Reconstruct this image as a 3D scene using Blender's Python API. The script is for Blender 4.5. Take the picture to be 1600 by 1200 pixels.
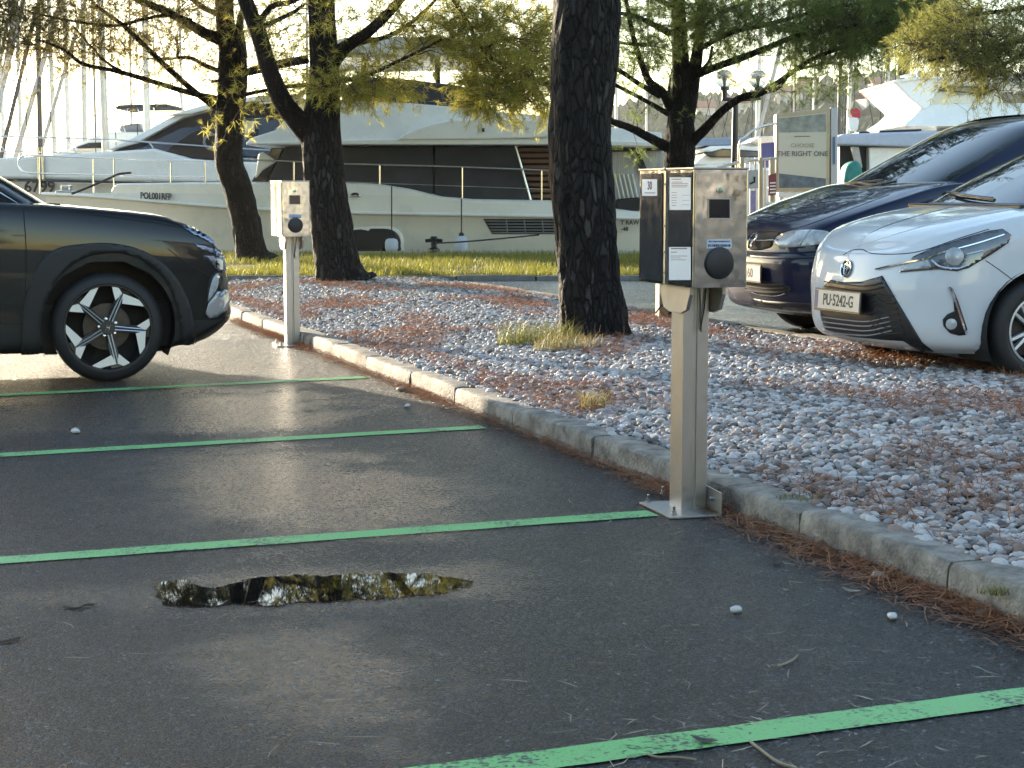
import bpy, bmesh, math, random
import numpy as np
from mathutils import Vector, Matrix, noise
from mathutils.bvhtree import BVHTree
from mathutils.geometry import delaunay_2d_cdt

S = bpy.context.scene
COL = S.collection
for o in list(bpy.data.objects):
    bpy.data.objects.remove(o)
R = math.radians
random.seed(7)
RNG = np.random.default_rng(7)

# ------------------------------------------------------------------ camera
FPX, CAMH, PITCH = 2650.0, 1.25, math.atan2(300, 2650)
cd = bpy.data.cameras.new('camera')
cam = bpy.data.objects.new('camera', cd)
COL.objects.link(cam)
cam.location = (0, 0, CAMH)
cam.rotation_euler = (R(90) - PITCH, 0, 0)
cd.sensor_width = 36
cd.lens = FPX / 1600 * 36
cd.clip_start = 0.05
cd.clip_end = 6000
S.camera = cam

# ------------------------------------------------------------------ sky and sun
SUN_AZ, SUN_EL = 33.0, 8.5          # degrees left of the view direction, above the horizon
world = bpy.data.worlds.new('World')
S.world = world
world.use_nodes = True
wn = world.node_tree
bg = wn.nodes['Background']
sky = wn.nodes.new('ShaderNodeTexSky')
sky.sky_type = 'NISHITA'
sky.sun_disc = False
sky.sun_elevation = R(SUN_EL)
sky.sun_rotation = R(-SUN_AZ)
sky.air_density = 1.0
sky.dust_density = 0.4
sky.ozone_density = 1.0
wn.links.new(sky.outputs['Color'], bg.inputs['Color'])
bg.inputs['Strength'].default_value = 0.15
sd = bpy.data.lights.new('sun', 'SUN')
sun = bpy.data.objects.new('sun', sd)
COL.objects.link(sun)
sd.energy = 4.6
sd.angle = R(0.6)
sd.color = (1.0, 0.84, 0.62)
SUN_DIR = Vector((-math.sin(R(SUN_AZ)) * math.cos(R(SUN_EL)), math.cos(R(SUN_AZ)) * math.cos(R(SUN_EL)), math.sin(R(SUN_EL))))
sun.rotation_euler = (-SUN_DIR).to_track_quat('-Z', 'Y').to_euler()
S.view_settings.view_transform = 'Standard'
S.view_settings.look = 'None'
S.view_settings.gamma = 1.0
S.view_settings.use_curve_mapping = False
S.view_settings.exposure = 2.1
S.render.engine = 'CYCLES'
S.cycles.max_bounces = 8
S.cycles.transparent_max_bounces = 12
S.cycles.sample_clamp_indirect = 6.0
S.cycles.caustics_reflective = False
S.cycles.caustics_refractive = False
S.cycles.use_denoising = True

# ------------------------------------------------------------------ geometry helpers
CAMP = Vector((0, 0, CAMH))
_c, _s = math.cos(PITCH), math.sin(PITCH)


def ray(px, py):
    x = (px - 800) / FPX
    y = -(py - 600) / FPX
    return Vector((x, y * _s + _c, y * _c - _s))


def gnd(px, py, z=0.0):
    d = ray(px, py)
    return CAMP + d * ((z - CAMH) / d.z)


def at(px, py, Y):
    d = ray(px, py)
    return CAMP + d * (Y / d.y)


O2 = gnd(1075, 800)
U = Vector((-0.3345, 0.9424, 0)).normalized()     # along the kerb, away from the viewer
V = Vector((U.y, -U.x, 0))                        # across it, towards the gravel
KANG = math.atan2(V.y, V.x)


def uv(u, v, z=0.0):
    p = O2 + U * u + V * v
    return Vector((p.x, p.y, z))


FR = {}


def link(o):
    COL.objects.link(o)
    return o


def tag(o, label=None, cat=None, group=None, kind=None):
    if label:
        o['label'] = label
    if cat:
        o['category'] = cat
    if group:
        o['group'] = group
    if kind:
        o['kind'] = kind
    return o


def thing(name, label, cat, loc=(0, 0, 0), rz=0.0, group=None, kind=None):
    o = bpy.data.objects.new(name, None)
    link(o)
    o.empty_display_size = 0.2
    o.location = loc
    o.rotation_euler = (0, 0, rz)
    FR[o.name] = Matrix.Translation(Vector(loc)) @ Matrix.Rotation(rz, 4, 'Z')
    return tag(o, label, cat, group, kind)


def copy_tree(o, parent=None, loc=None, rz=None):
    c = o.copy()
    COL.objects.link(c)
    if parent is not None:
        c.parent = parent
    if loc is not None:
        c.location = loc
    if rz is not None:
        c.rotation_euler = (0, 0, rz)
    for ch in o.children:
        copy_tree(ch, c)
    return c


class MB:
    def __init__(s):
        s.v, s.f, s.m, s.mi = [], [], [], 0

    def add(s, vs, fs):
        k = len(s.v)
        s.v.extend([tuple(v) for v in vs])
        s.f.extend([[i + k for i in f] for f in fs])
        s.m.extend([s.mi] * len(fs))
        return s

    def hexa(s, p):
        """8 points: bottom ring 0-3, top ring 4-7 (counter-clockwise from above)"""
        return s.add(p, [(3, 2, 1, 0), (4, 5, 6, 7), (0, 1, 5, 4), (1, 2, 6, 5), (2, 3, 7, 6), (3, 0, 4, 7)])

    def box(s, c, d, M=None):
        c = Vector(c)
        hx, hy, hz = d[0] / 2, d[1] / 2, d[2] / 2
        p = [Vector(q) for q in ((-hx, -hy, -hz), (hx, -hy, -hz), (hx, hy, -hz), (-hx, hy, -hz), (-hx, -hy, hz), (hx, -hy, hz), (hx, hy, hz), (-hx, hy, hz))]
        if M is not None:
            p = [M @ q for q in p]
        return s.hexa([q + c for q in p])

    def prism(s, poly, vec):
        """planar polygon of 3D points, pushed along vec"""
        vec = Vector(vec)
        n = len(poly)
        p = [Vector(q) for q in poly]
        fs = [list(range(n))[::-1], [i + n for i in range(n)]]
        fs += [(i, (i + 1) % n, (i + 1) % n + n, i + n) for i in range(n)]
        return s.add(p + [q + vec for q in p], fs)

    def loft(s, rings, closed=True, caps=True):
        n = len(rings[0])
        vs = [q for r_ in rings for q in r_]
        fs = []
        for i in range(len(rings) - 1):
            for j in range(n if closed else n - 1):
                k = (j + 1) % n
                fs.append((i * n + j, i * n + k, (i + 1) * n + k, (i + 1) * n + j))
        if caps and closed:
            fs.append(list(range(n))[::-1])
            fs.append([(len(rings) - 1) * n + j for j in range(n)])
        return s.add(vs, fs)

    def tube(s, pts, r, n=8, caps=True, up=None):
        pts = [Vector(p) for p in pts]
        if not hasattr(r, '__len__'):
            r = [r] * len(pts)
        rings = []
        a = None
        for i, p in enumerate(pts):
            t = (pts[min(i + 1, len(pts) - 1)] - pts[max(i - 1, 0)])
            if t.length < 1e-9:
                t = Vector((0, 0, 1))
            t.normalize()
            if a is None:
                a = t.orthogonal().normalized()
            else:
                a = a - t * a.dot(t)
                a = a.normalized() if a.length > 1e-6 else t.orthogonal().normalized()
            b = t.cross(a)
            rings.append([p + (a * math.cos(2 * math.pi * k / n) + b * math.sin(2 * math.pi * k / n)) * r[i] for k in range(n)])
        return s.loft(rings, True, caps)

    def lathe(s, prof, c, axis=(0, 0, 1), n=24, caps=True):
        """prof: list of (radius, height along axis)"""
        ax = Vector(axis).normalized()
        a = ax.orthogonal().normalized()
        b = ax.cross(a)
        c = Vector(c)
        rings = [[c + ax * h + (a * math.cos(2 * math.pi * k / n) + b * math.sin(2 * math.pi * k / n)) * max(r, 1e-4) for k in range(n)] for r, h in prof]
        return s.loft(rings, True, caps)

    def build(s, name, mats, parent=None, world=True, smooth=None, bevel=0.0, seg=2, solid=0.0):
        me = bpy.data.meshes.new(name)
        vs = s.v
        F = FR.get(parent.name) if parent is not None else None
        if F is not None and world:
            Fi = F.inverted()
            vs = [Fi @ Vector(v) for v in vs]
        me.from_pydata([tuple(v) for v in vs], [], s.f)
        if not isinstance(mats, (list, tuple)):
            mats = [mats]
        for m in mats:
            me.materials.append(m)
        if len(mats) > 1:
            me.polygons.foreach_set('material_index', s.m)
        me.validate()
        bm = bmesh.new()
        bm.from_mesh(me)
        bmesh.ops.recalc_face_normals(bm, faces=bm.faces)
        bm.to_mesh(me)
        bm.free()
        if smooth is not None:
            me.shade_smooth()
            me.set_sharp_from_angle(angle=R(smooth))
        o = link(bpy.data.objects.new(name, me))
        if parent is not None:
            o.parent = parent
            FR[o.name] = F if F is not None else Matrix.Identity(4)
        if solid:
            q = o.modifiers.new('solid', 'SOLIDIFY')
            q.thickness = solid
            q.offset = -1
        if bevel:
            b = o.modifiers.new('bevel', 'BEVEL')
            b.width = bevel
            b.segments = seg
            b.limit_method = 'ANGLE'
            b.angle_limit = R(35)
        return o


def raw(name, verts, faces, mats, parent=None, smooth=False, fmat=None):
    """fast mesh from numpy arrays (n,3) and (m,k)"""
    me = bpy.data.meshes.new(name)
    verts = np.asarray(verts, dtype=np.float32)
    if parent is not None and parent.name in FR:
        Mi = np.array(FR[parent.name].inverted())
        verts = verts @ Mi[:3, :3].T + Mi[:3, 3]
    faces = np.asarray(faces, dtype=np.int32)
    m, k = faces.shape
    me.vertices.add(len(verts))
    me.vertices.foreach_set('co', verts.astype(np.float32).ravel())
    me.loops.add(m * k)
    me.loops.foreach_set('vertex_index', faces.ravel())
    me.polygons.add(m)
    me.polygons.foreach_set('loop_start', np.arange(0, m * k, k, dtype=np.int32))
    if not isinstance(mats, (list, tuple)):
        mats = [mats]
    for q in mats:
        me.materials.append(q)
    if fmat is not None:
        me.polygons.foreach_set('material_index', np.asarray(fmat, dtype=np.int32))
    me.update(calc_edges=True)
    if smooth:
        me.shade_smooth()
    o = link(bpy.data.objects.new(name, me))
    if parent is not None:
        o.parent = parent
        FR[o.name] = FR.get(parent.name, Matrix.Identity(4))
    return o


def text(name, s, size, origin, right, up, mat, parent=None, depth=0.003, bold=0.0, align='CENTER', squeeze=1.0):
    cu = bpy.data.curves.new(name, 'FONT')
    cu.body = s
    cu.size = size
    cu.extrude = depth
    cu.offset = bold
    cu.align_x = align
    cu.align_y = 'CENTER'
    cu.resolution_u = 3
    t = bpy.data.objects.new(name, cu)
    COL.objects.link(t)
    me = bpy.data.meshes.new_from_object(t.evaluated_get(bpy.context.evaluated_depsgraph_get()))
    bpy.data.objects.remove(t)
    r_ = Vector(right).normalized()
    u_ = Vector(up)
    u_ = (u_ - r_ * u_.dot(r_)).normalized()
    n_ = r_.cross(u_)
    M = Matrix(((r_.x * squeeze, u_.x, n_.x, origin[0]), (r_.y * squeeze, u_.y, n_.y, origin[1]), (r_.z * squeeze, u_.z, n_.z, origin[2]), (0, 0, 0, 1)))
    if parent is not None and parent.name in FR:
        M = FR[parent.name].inverted() @ M
    me.transform(M)
    me.materials.clear()
    me.materials.append(mat)
    o = link(bpy.data.objects.new(name, me))
    if parent is not None:
        o.parent = parent
        FR[o.name] = FR.get(parent.name, Matrix.Identity(4))
    return o


def cr(pts, n):
    """Catmull-Rom resample: n points per span"""
    P = [np.array(p, float) for p in pts]
    out = []
    for i in range(len(P) - 1):
        p0 = P[i - 1] if i > 0 else 2 * P[0] - P[1]
        p1, p2 = P[i], P[i + 1]
        p3 = P[i + 2] if i + 2 < len(P) else 2 * P[-1] - P[-2]
        for k in range(n):
            t = k / n
            out.append(0.5 * (2 * p1 + (p2 - p0) * t + (2 * p0 - 5 * p1 + 4 * p2 - p3) * t * t + (3 * p1 - p0 - 3 * p2 + p3) * t ** 3))
    out.append(P[-1])
    return out


# ------------------------------------------------------------------ materials
def newmat(name):
    m = bpy.data.materials.new(name)
    m.use_nodes = True
    nt = m.node_tree
    return m, nt, nt.nodes['Principled BSDF']


def mat(name, col, rough=0.5, metal=0.0, var=0.0, vscale=8.0, bump=0.0, bscale=60.0, coat=0.0, spec=0.5, stretch=(1, 1, 1), dirt=None, rvar=0.0, aniso=0.0):
    """plain surface with a little noise in colour, gloss and relief"""
    m, nt, b = newmat(name)
    L = nt.links.new
    b.inputs['Base Color'].default_value = (*col, 1)
    b.inputs['Roughness'].default_value = rough
    b.inputs['Metallic'].default_value = metal
    b.inputs['Specular IOR Level'].default_value = spec
    if coat:
        b.inputs['Coat Weight'].default_value = coat
        b.inputs['Coat Roughness'].default_value = 0.03
    tc = nt.nodes.new('ShaderNodeTexCoord')
    mp = nt.nodes.new('ShaderNodeMapping')
    mp.inputs['Scale'].default_value = stretch
    L(tc.outputs['Object'], mp.inputs['Vector'])
    if var or rvar or dirt:
        nz = nt.nodes.new('ShaderNodeTexNoise')
        nz.inputs['Scale'].default_value = vscale
        nz.inputs['Detail'].default_value = 6
        nz.inputs['Roughness'].default_value = 0.65
        L(mp.outputs['Vector'], nz.inputs['Vector'])
        mx = nt.nodes.new('ShaderNodeMix')
        mx.data_type = 'RGBA'
        mr = nt.nodes.new('ShaderNodeMapRange')
        mr.inputs['From Min'].default_value = 0.3
        mr.inputs['From Max'].default_value = 0.7
        L(nz.outputs['Fac'], mr.inputs['Value'])
        L(mr.outputs['Result'], mx.inputs['Factor'])
        lo = [c * (1 - var) for c in col]
        hi = [min(1, c * (1 + var)) for c in col]
        if dirt:
            lo = dirt
        mx.inputs['A'].default_value = (*lo, 1)
        mx.inputs['B'].default_value = (*hi, 1)
        L(mx.outputs['Result'], b.inputs['Base Color'])
        if rvar:
            rr = nt.nodes.new('ShaderNodeMapRange')
            rr.inputs['From Min'].default_value = 0.3
            rr.inputs['From Max'].default_value = 0.7
            rr.inputs['To Min'].default_value = max(0.02, rough - rvar)
            rr.inputs['To Max'].default_value = min(1, rough + rvar)
            L(nz.outputs['Fac'], rr.inputs['Value'])
            L(rr.outputs['Result'], b.inputs['Roughness'])
    if bump:
        n2 = nt.nodes.new('ShaderNodeTexNoise')
        n2.inputs['Scale'].default_value = bscale
        n2.inputs['Detail'].default_value = 5
        L(mp.outputs['Vector'], n2.inputs['Vector'])
        bp = nt.nodes.new('ShaderNodeBump')
        bp.inputs['Strength'].default_value = bump
        bp.inputs['Distance'].default_value = 0.01
        L(n2.outputs['Fac'], bp.inputs['Height'])
        L(bp.outputs['Normal'], b.inputs['Normal'])
    if aniso:
        b.inputs['Anisotropic'].default_value = aniso
    return m
# ================================================================== ground
def asphalt_mat():
    m, nt, b = newmat('wet_asphalt')
    L = nt.links.new
    N = nt.nodes.new

    def math_(op, a, c=None, d=None):
        q = N('ShaderNodeMath'); q.operation = op
        for k, x in enumerate((a, c, d)):
            if x is None:
                continue
            if isinstance(x, (int, float)):
                q.inputs[k].default_value = x
            else:
                L(x, q.inputs[k])
        return q.outputs['Value']

    def rng(x, a, c, lo, hi):
        q = N('ShaderNodeMapRange'); q.inputs['From Min'].default_value = a; q.inputs['From Max'].default_value = c; q.inputs['To Min'].default_value = lo; q.inputs['To Max'].default_value = hi
        q.interpolation_type = 'SMOOTHSTEP'
        L(x, q.inputs['Value'])
        return q.outputs['Result']

    tc = N('ShaderNodeTexCoord')
    ob = tc.outputs['Object']

    def nz(sc, det, ro=.55):
        q = N('ShaderNodeTexNoise'); q.inputs['Scale'].default_value = sc; q.inputs['Detail'].default_value = det; q.inputs['Roughness'].default_value = ro
        L(ob, q.inputs['Vector'])
        return q.outputs['Fac']

    big, mid, fine, wob = nz(.55, 5, .6), nz(7, 7, .62), nz(230, 4, .6), nz(1.6, 6, .7)

    def vo(sc, feat='F1'):
        q = N('ShaderNodeTexVoronoi'); q.inputs['Scale'].default_value = sc; q.feature = feat
        L(ob, q.inputs['Vector'])
        return q

    v1, v2 = vo(115), vo(230)
    # wet hollows: where water has gathered on the worn surface
    wet = None
    sep = N('ShaderNodeSeparateXYZ'); L(ob, sep.inputs['Vector'])
    for (px, py, rx, ry, an) in ((480, 918, .78, .36, .20), (450, 760, .75, 1.5, .33), (520, 1060, .38, .62, .3), (200, 640, 1.5, 1.2, .33), (1100, 470, 9.0, 4.0, .33), (330, 650, .9, .8, .33)):
        c = gnd(px, py)
        dx = math_('SUBTRACT', sep.outputs['X'], c.x); dy = math_('SUBTRACT', sep.outputs['Y'], c.y)
        ca, sa = math.cos(an), math.sin(an)
        a_ = math_('DIVIDE', math_('ADD', math_('MULTIPLY', dx, ca), math_('MULTIPLY', dy, sa)), rx)
        b_ = math_('DIVIDE', math_('SUBTRACT', math_('MULTIPLY', dy, ca), math_('MULTIPLY', dx, sa)), ry)
        r_ = math_('SQRT', math_('ADD', math_('MULTIPLY', a_, a_), math_('MULTIPLY', b_, b_)))
        r_ = math_('ADD', r_, math_('MULTIPLY', math_('SUBTRACT', wob, .5), 2.2))
        w_ = rng(r_, .15, 1.5, 1.0, 0.0)
        wet = w_ if wet is None else math_('MAXIMUM', wet, w_)
    wn_ = math_('ADD', math_('MULTIPLY', wet, .75), math_('MULTIPLY', math_('SUBTRACT', big, .5), 1.1))
    wn_ = math_('ADD', wn_, math_('MULTIPLY', math_('SUBTRACT', mid, .5), .28))
    wetf = rng(wn_, -.05, .85, 0.0, 1.0)
    # stone chips of differing greys in dark binder
    cr1 = N('ShaderNodeValToRGB')
    e = cr1.color_ramp.elements
    e[0].position = 0.0; e[0].color = (0.008, 0.009, 0.010, 1)
    e[1].position = 1.0; e[1].color = (0.36, 0.35, 0.34, 1)
    for p, c in ((.45, .010), (.62, .019), (.78, .050), (.90, .13)):
        el = cr1.color_ramp.elements.new(p); el.color = (c, c * 1.01, c * 1.05, 1)
    L(v1.outputs['Color'], cr1.inputs['Fac'])
    mx = N('ShaderNodeMix'); mx.data_type = 'RGBA'; mx.blend_type = 'MULTIPLY'; mx.inputs['Factor'].default_value = 1
    tone = math_('MULTIPLY', rng(mid, .3, .7, .65, 1.25), rng(wetf, 0, 1, 1.0, .72))
    L(cr1.outputs['Color'], mx.inputs['A']); L(tone, mx.inputs['B'])
    L(mx.outputs['Result'], b.inputs['Base Color'])
    sc_ = N('ShaderNodeSeparateColor'); L(v1.outputs['Color'], sc_.inputs['Color'])
    s2_ = N('ShaderNodeSeparateColor'); L(v2.outputs['Color'], s2_.inputs['Color'])
    rough = math_('ADD', rng(wetf, 0, 1, .40, .14), math_('MULTIPLY', math_('SUBTRACT', sc_.outputs['Green'], .5), .34))
    L(math_('MAXIMUM', rough, .06), b.inputs['Roughness'])
    L(rng(wetf, 0, 1, .26, .62), b.inputs['Specular IOR Level'])
    hgt = math_('ADD', math_('MULTIPLY', math_('SUBTRACT', 1.0, v1.outputs['Distance']), .5), math_('ADD', math_('MULTIPLY', sc_.outputs['Blue'], .55), math_('ADD', math_('MULTIPLY', s2_.outputs['Blue'], .30), math_('MULTIPLY', fine, .6))))
    bp = N('ShaderNodeBump'); bp.inputs['Distance'].default_value = 0.006
    L(rng(wetf, 0, 1, 1.0, .85), bp.inputs['Strength'])
    L(hgt, bp.inputs['Height'])
    L(bp.outputs['Normal'], b.inputs['Normal'])
    return m


def paint_mat():
    m, nt, b = newmat('green_line_paint')
    L = nt.links.new; N = nt.nodes.new
    tc = N('ShaderNodeTexCoord')
    n1 = N('ShaderNodeTexNoise'); n1.inputs['Scale'].default_value = 70; n1.inputs['Detail'].default_value = 4
    n2 = N('ShaderNodeTexNoise'); n2.inputs['Scale'].default_value = 4; n2.inputs['Detail'].default_value = 6
    for n in (n1, n2):
        L(tc.outputs['Object'], n.inputs['Vector'])
    ad = N('ShaderNodeMath'); ad.operation = 'ADD'
    L(n1.outputs['Fac'], ad.inputs[0]); L(n2.outputs['Fac'], ad.inputs[1])
    mr = N('ShaderNodeMapRange'); mr.inputs['From Min'].default_value = 0.78; mr.inputs['From Max'].default_value = 0.93
    L(ad.outputs['Value'], mr.inputs['Value'])
    mx = N('ShaderNodeMix'); mx.data_type = 'RGBA'
    mx.inputs['A'].default_value = (0.035, 0.05, 0.04, 1); mx.inputs['B'].default_value = (0.19, 0.52, 0.17, 1)
    L(mr.outputs['Result'], mx.inputs['Factor']); L(mx.outputs['Result'], b.inputs['Base Color'])
    b.inputs['Roughness'].default_value = 0.42
    bp = N('ShaderNodeBump'); bp.inputs['Strength'].default_value = 0.6; bp.inputs['Distance'].default_value = 0.003
    v = N('ShaderNodeTexVoronoi'); v.inputs['Scale'].default_value = 120
    L(tc.outputs['Object'], v.inputs['Vector']); L(v.outputs['Distance'], bp.inputs['Height']); L(bp.outputs['Normal'], b.inputs['Normal'])
    return m


M_ASPH = asphalt_mat()
M_PAINT = paint_mat()
M_KERB = mat('old_kerb_concrete', (0.32, 0.285, 0.24), 0.8, var=0.3, vscale=9, bump=0.9, bscale=70, dirt=(0.08, 0.07, 0.06))
M_KERB2 = mat('shaded_kerb_concrete', (0.16, 0.16, 0.15), 0.75, var=0.3, vscale=6, bump=0.4, bscale=40)  # darker concrete, the verge kerb's shadow put into its colour
M_SOIL = mat('brown_soil', (0.085, 0.06, 0.042), 0.9, var=0.4, vscale=14, bump=0.8, bscale=90)
M_CONC = mat('quay_concrete', (0.30, 0.29, 0.27), 0.7, var=0.2, vscale=3, bump=0.2, bscale=30)
M_TURF = mat('turf_soil', (0.07, 0.075, 0.025), 0.9, var=0.5, vscale=3, bump=0.8, bscale=60)

RZ = 0.15      # the rows on the far side of the gravel lie a little higher
GY = 21.2      # grass kerb


def sheet(name, pts, m, parent=None):
    return MB().add(pts, [list(range(len(pts)))]).build(name, m, parent)


lot = tag(sheet('asphalt_lot', [(-90, -60, 0), (90, -60, 0), (90, 29.9, 0), (-90, 29.9, 0)], M_ASPH), 'dark wet asphalt of the parking lot', kind='structure')
FR[lot.name] = Matrix.Identity(4)
# far row of bays, one step up, right of the gravel bed
_a, _b = uv(-16, 3.42, RZ), uv(11.2, 3.42, RZ)
row = tag(MB().hexa([uv(-16, 3.42, 0.005), uv(-16, 50, 0.005), Vector((45, GY, 0.005)), Vector((_b.x - 1.5, GY, 0.005)),
                     uv(-16, 3.42, RZ), uv(-16, 50, RZ), Vector((45, GY, RZ)), Vector((_b.x - 1.5, GY, RZ))]).build('asphalt_row', M_ASPH),
          'wet asphalt bays beyond the gravel bed', kind='structure')
# painted bay lines
for (a, b, w) in (((700, 1209), (1600, 1089), 0.12), ((0, 877), (1020, 803), 0.12), ((0, 712), (755, 668), 0.12), ((0, 618), (572, 590), 0.115)):
    A, B = gnd(*a), gnd(*b)
    d = (B - A).normalized()
    n = Vector((-d.y, d.x, 0)) * w / 2
    A = A - d * (3.5 if b[0] != 1600 else 1.5)
    if b[0] == 1600:
        B = B + d * 0.17
    k = 40
    left, right = [], []
    for i in range(k + 1):
        p = A.lerp(B, i / k)
        left.append((p + n * (1 + random.uniform(-.06, .06))) + Vector((0, 0, .004)))
        right.append((p - n * (1 + random.uniform(-.06, .06))) + Vector((0, 0, .004)))
    mb = MB()
    mb.add(left + right, [(i, i + 1, k + 2 + i, k + 1 + i) for i in range(k)])
    mb.build('painted_line', M_PAINT, lot)

# shallow puddle
mp_, ntp, bp_ = newmat('puddle_water')
bp_.inputs['Base Color'].default_value = (0.006, 0.006, 0.006, 1)
bp_.inputs['Roughness'].default_value = 0.015
bp_.inputs['IOR'].default_value = 1.33
bp_.inputs['Specular IOR Level'].default_value = 0.6
ol = [(238, 916), (262, 907), (300, 911), (345, 914), (385, 907), (395, 902), (430, 900), (480, 899), (540, 897), (600, 895), (650, 895), (690, 900), (722, 906), (735, 911), (715, 919), (690, 925), (650, 930), (600, 934), (540, 939), (470, 943), (420, 946), (350, 943), (290, 946), (262, 941), (252, 930)]
pts = [gnd(*p, 0.004) for p in ol]
pts = [Vector(p) for p in cr([tuple(p) for p in pts + pts[:1]], 9)[:-1]]
pts = [p + Vector((.03 * noise.noise(p * 14), .05 * noise.noise(p * 11 + Vector((3, 1, 0))), 0)) + Vector((random.uniform(-.006, .006), random.uniform(-.008, .008), 0)) for p in pts]
tag(sheet('puddle', pts, mp_), 'shallow rain puddle lying on the asphalt', kind='structure')


# ---- kerb of worn concrete stones along the bays
def kerb_stone(u0, u1, v0, v1, h, parent, m, z0=0.0, gap=0.02, frame=uv, rough=0.006, chip=0.0):
    n = 9
    sec0 = [(v0, -0.05), (v0 + 0.004, h * 0.55), (v0 + 0.007, h - 0.012), (v0 + 0.018, h - 0.002), (v0 + 0.06, h), (v1, h), (v1, -0.05)]
    rings = []
    tw = random.uniform(-.006, .006)
    dz = random.uniform(-.006, .006)
    for i in range(n):
        t = i / (n - 1)
        u = u0 + gap / 2 + (u1 - u0 - gap) * t
        e = 0.012 if i in (0, n - 1) else 0.0
        ring = []
        for k, (v, z) in enumerate(sec0):
            q = frame(u, v + tw * (t - .5) + random.uniform(-rough, rough) * (0.6 if k else 0.3) + (e * .7 if k < 4 else 0), z0 + (z + dz + (random.uniform(-rough, rough) * .5) - e * .8 if k in (1, 2, 3, 4, 5) else z))
            ring.append(q)
        rings.append(ring)
    return MB().loft(rings).build('kerb_stone', m, parent, smooth=50)


kerb = thing('kerb', 'worn concrete kerb between the bays and the gravel bed', 'kerb', uv(0, .2, 0))
kerb['kind'] = 'structure'
joints = [-6.6, -5.6, -4.55, -3.55, -2.55, -1.54, -0.6, 0.42, 1.38, 2.51, 3.54, 4.46, 5.57, 6.55, 7.35, 8.3, 9.3, 10.3, 11.3, 12.3, 13.3, 14.3]
for a, b in zip(joints, joints[1:]):
    kerb_stone(a, b, 0.145 + random.uniform(-.006, .006), 0.30, 0.112, kerb, M_KERB)
# low kerb on the other side of the bed
kerb2 = thing('kerb', 'low tan concrete kerb in front of the parked cars', 'kerb', uv(0, 3.4, 0))
kerb2['kind'] = 'structure'
for k in range(-6, 13):
    kerb_stone(k * 1.0 + .2, k * 1.0 + 1.2, 3.28, 3.42, 0.205, kerb2, M_KERB, rough=.004)


# ---- gravel bed
def bed_z(u, v):
    t = (v - 0.28) / (3.3 - 0.28)
    t = min(1, max(0, t))
    z = 0.095 + t * 0.085 + math.sin(math.pi * t) * 0.05
    return z + 0.018 * (noise.noise(Vector((u * 1.3, v * 1.3, 0))) + .5 * noise.noise(Vector((u * 4, v * 4, 3))))


nu, nv = 130, 26
vs, fs = [], []
for i in range(nu + 1):
    for j in range(nv + 1):
        u = -6.6 + i * (22.6 / nu)
        v = 0.27 + j * (3.04 / nv)
        p = uv(u, v, bed_z(u, v))
        if p.y > 20.95:
            p.y = 20.95 + (p.y - 20.95) * .02
        vs.append(p)
for i in range(nu):
    for j in range(nv):
        k = i * (nv + 1) + j
        fs.append((k, k + 1, k + nv + 2, k + nv + 1))
bed = tag(raw('gravel_bed', vs, fs, M_SOIL, smooth=True), 'raised bed of soil under the gravel', kind='structure')


def pebble_mat():
    m, nt, b = newmat('pebble_stone')
    L = nt.links.new; N = nt.nodes.new
    oi = N('ShaderNodeObjectInfo')
    rp = N('ShaderNodeValToRGB')
    rp.color_ramp.interpolation = 'LINEAR'
    cols = [(0.0, (0.10, 0.085, 0.08)), (0.14, (0.22, 0.20, 0.19)), (0.30, (0.45, 0.42, 0.41)), (0.46, (0.62, 0.60, 0.59)), (0.58, (0.42, 0.31, 0.27)), (0.70, (0.29, 0.275, 0.27)), (0.80, (0.74, 0.71, 0.68)), (0.90, (0.36, 0.25, 0.20)), (1.0, (0.17, 0.115, 0.09))]
    e = rp.color_ramp.elements
    e[0].position = 0; e[0].color = (*cols[0][1], 1)
    e[1].position = 1; e[1].color = (*cols[-1][1], 1)
    for p, c in cols[1:-1]:
        q = rp.color_ramp.elements.new(p); q.color = (*c, 1)
    L(oi.outputs['Random'], rp.inputs['Fac'])
    tc = N('ShaderNodeTexCoord')
    nz = N('ShaderNodeTexNoise'); nz.inputs['Scale'].default_value = 60; nz.inputs['Detail'].default_value = 4
    L(tc.outputs['Object'], nz.inputs['Vector'])
    mr = N('ShaderNodeMapRange'); mr.inputs['To Min'].default_value = 0.7; mr.inputs['To Max'].default_value = 1.2
    L(nz.outputs['Fac'], mr.inputs['Value'])
    mx = N('ShaderNodeMix'); mx.data_type = 'RGBA'; mx.blend_type = 'MULTIPLY'; mx.inputs['Factor'].default_value = 1
    L(rp.outputs['Color'], mx.inputs['A']); L(mr.outputs['Result'], mx.inputs['B']); L(mx.outputs['Result'], b.inputs['Base Color'])
    b.inputs['Roughness'].default_value = 0.72
    return m


M_PEB = pebble_mat()


def pebble_mesh(name, seed, sx, sy, sz, sub=1):
    bm = bmesh.new()
    bmesh.ops.create_icosphere(bm, subdivisions=sub + 1, radius=1)
    for v in bm.verts:
        n = noise.noise(v.co * 1.1 + Vector((seed * 7.1, 0, 0))) * 0.28
        v.co *= 1 + n
        v.co.x *= sx; v.co.y *= sy; v.co.z *= sz
    me = bpy.data.meshes.new(name)
    bm.to_mesh(me); bm.free()
    me.shade_smooth()
    me.materials.append(M_PEB)
    return me


pcol = bpy.data.collections.new('pebble_kinds')
for k in range(6):
    sx = 0.0195 + 0.003 * (k % 3)
    o = bpy.data.objects.new('pebble_kind', pebble_mesh('pebble', k, sx, sx * (0.7 + .06 * (k % 4)), sx * (0.42 + .07 * (k % 3))))
    pcol.objects.link(o)


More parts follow.
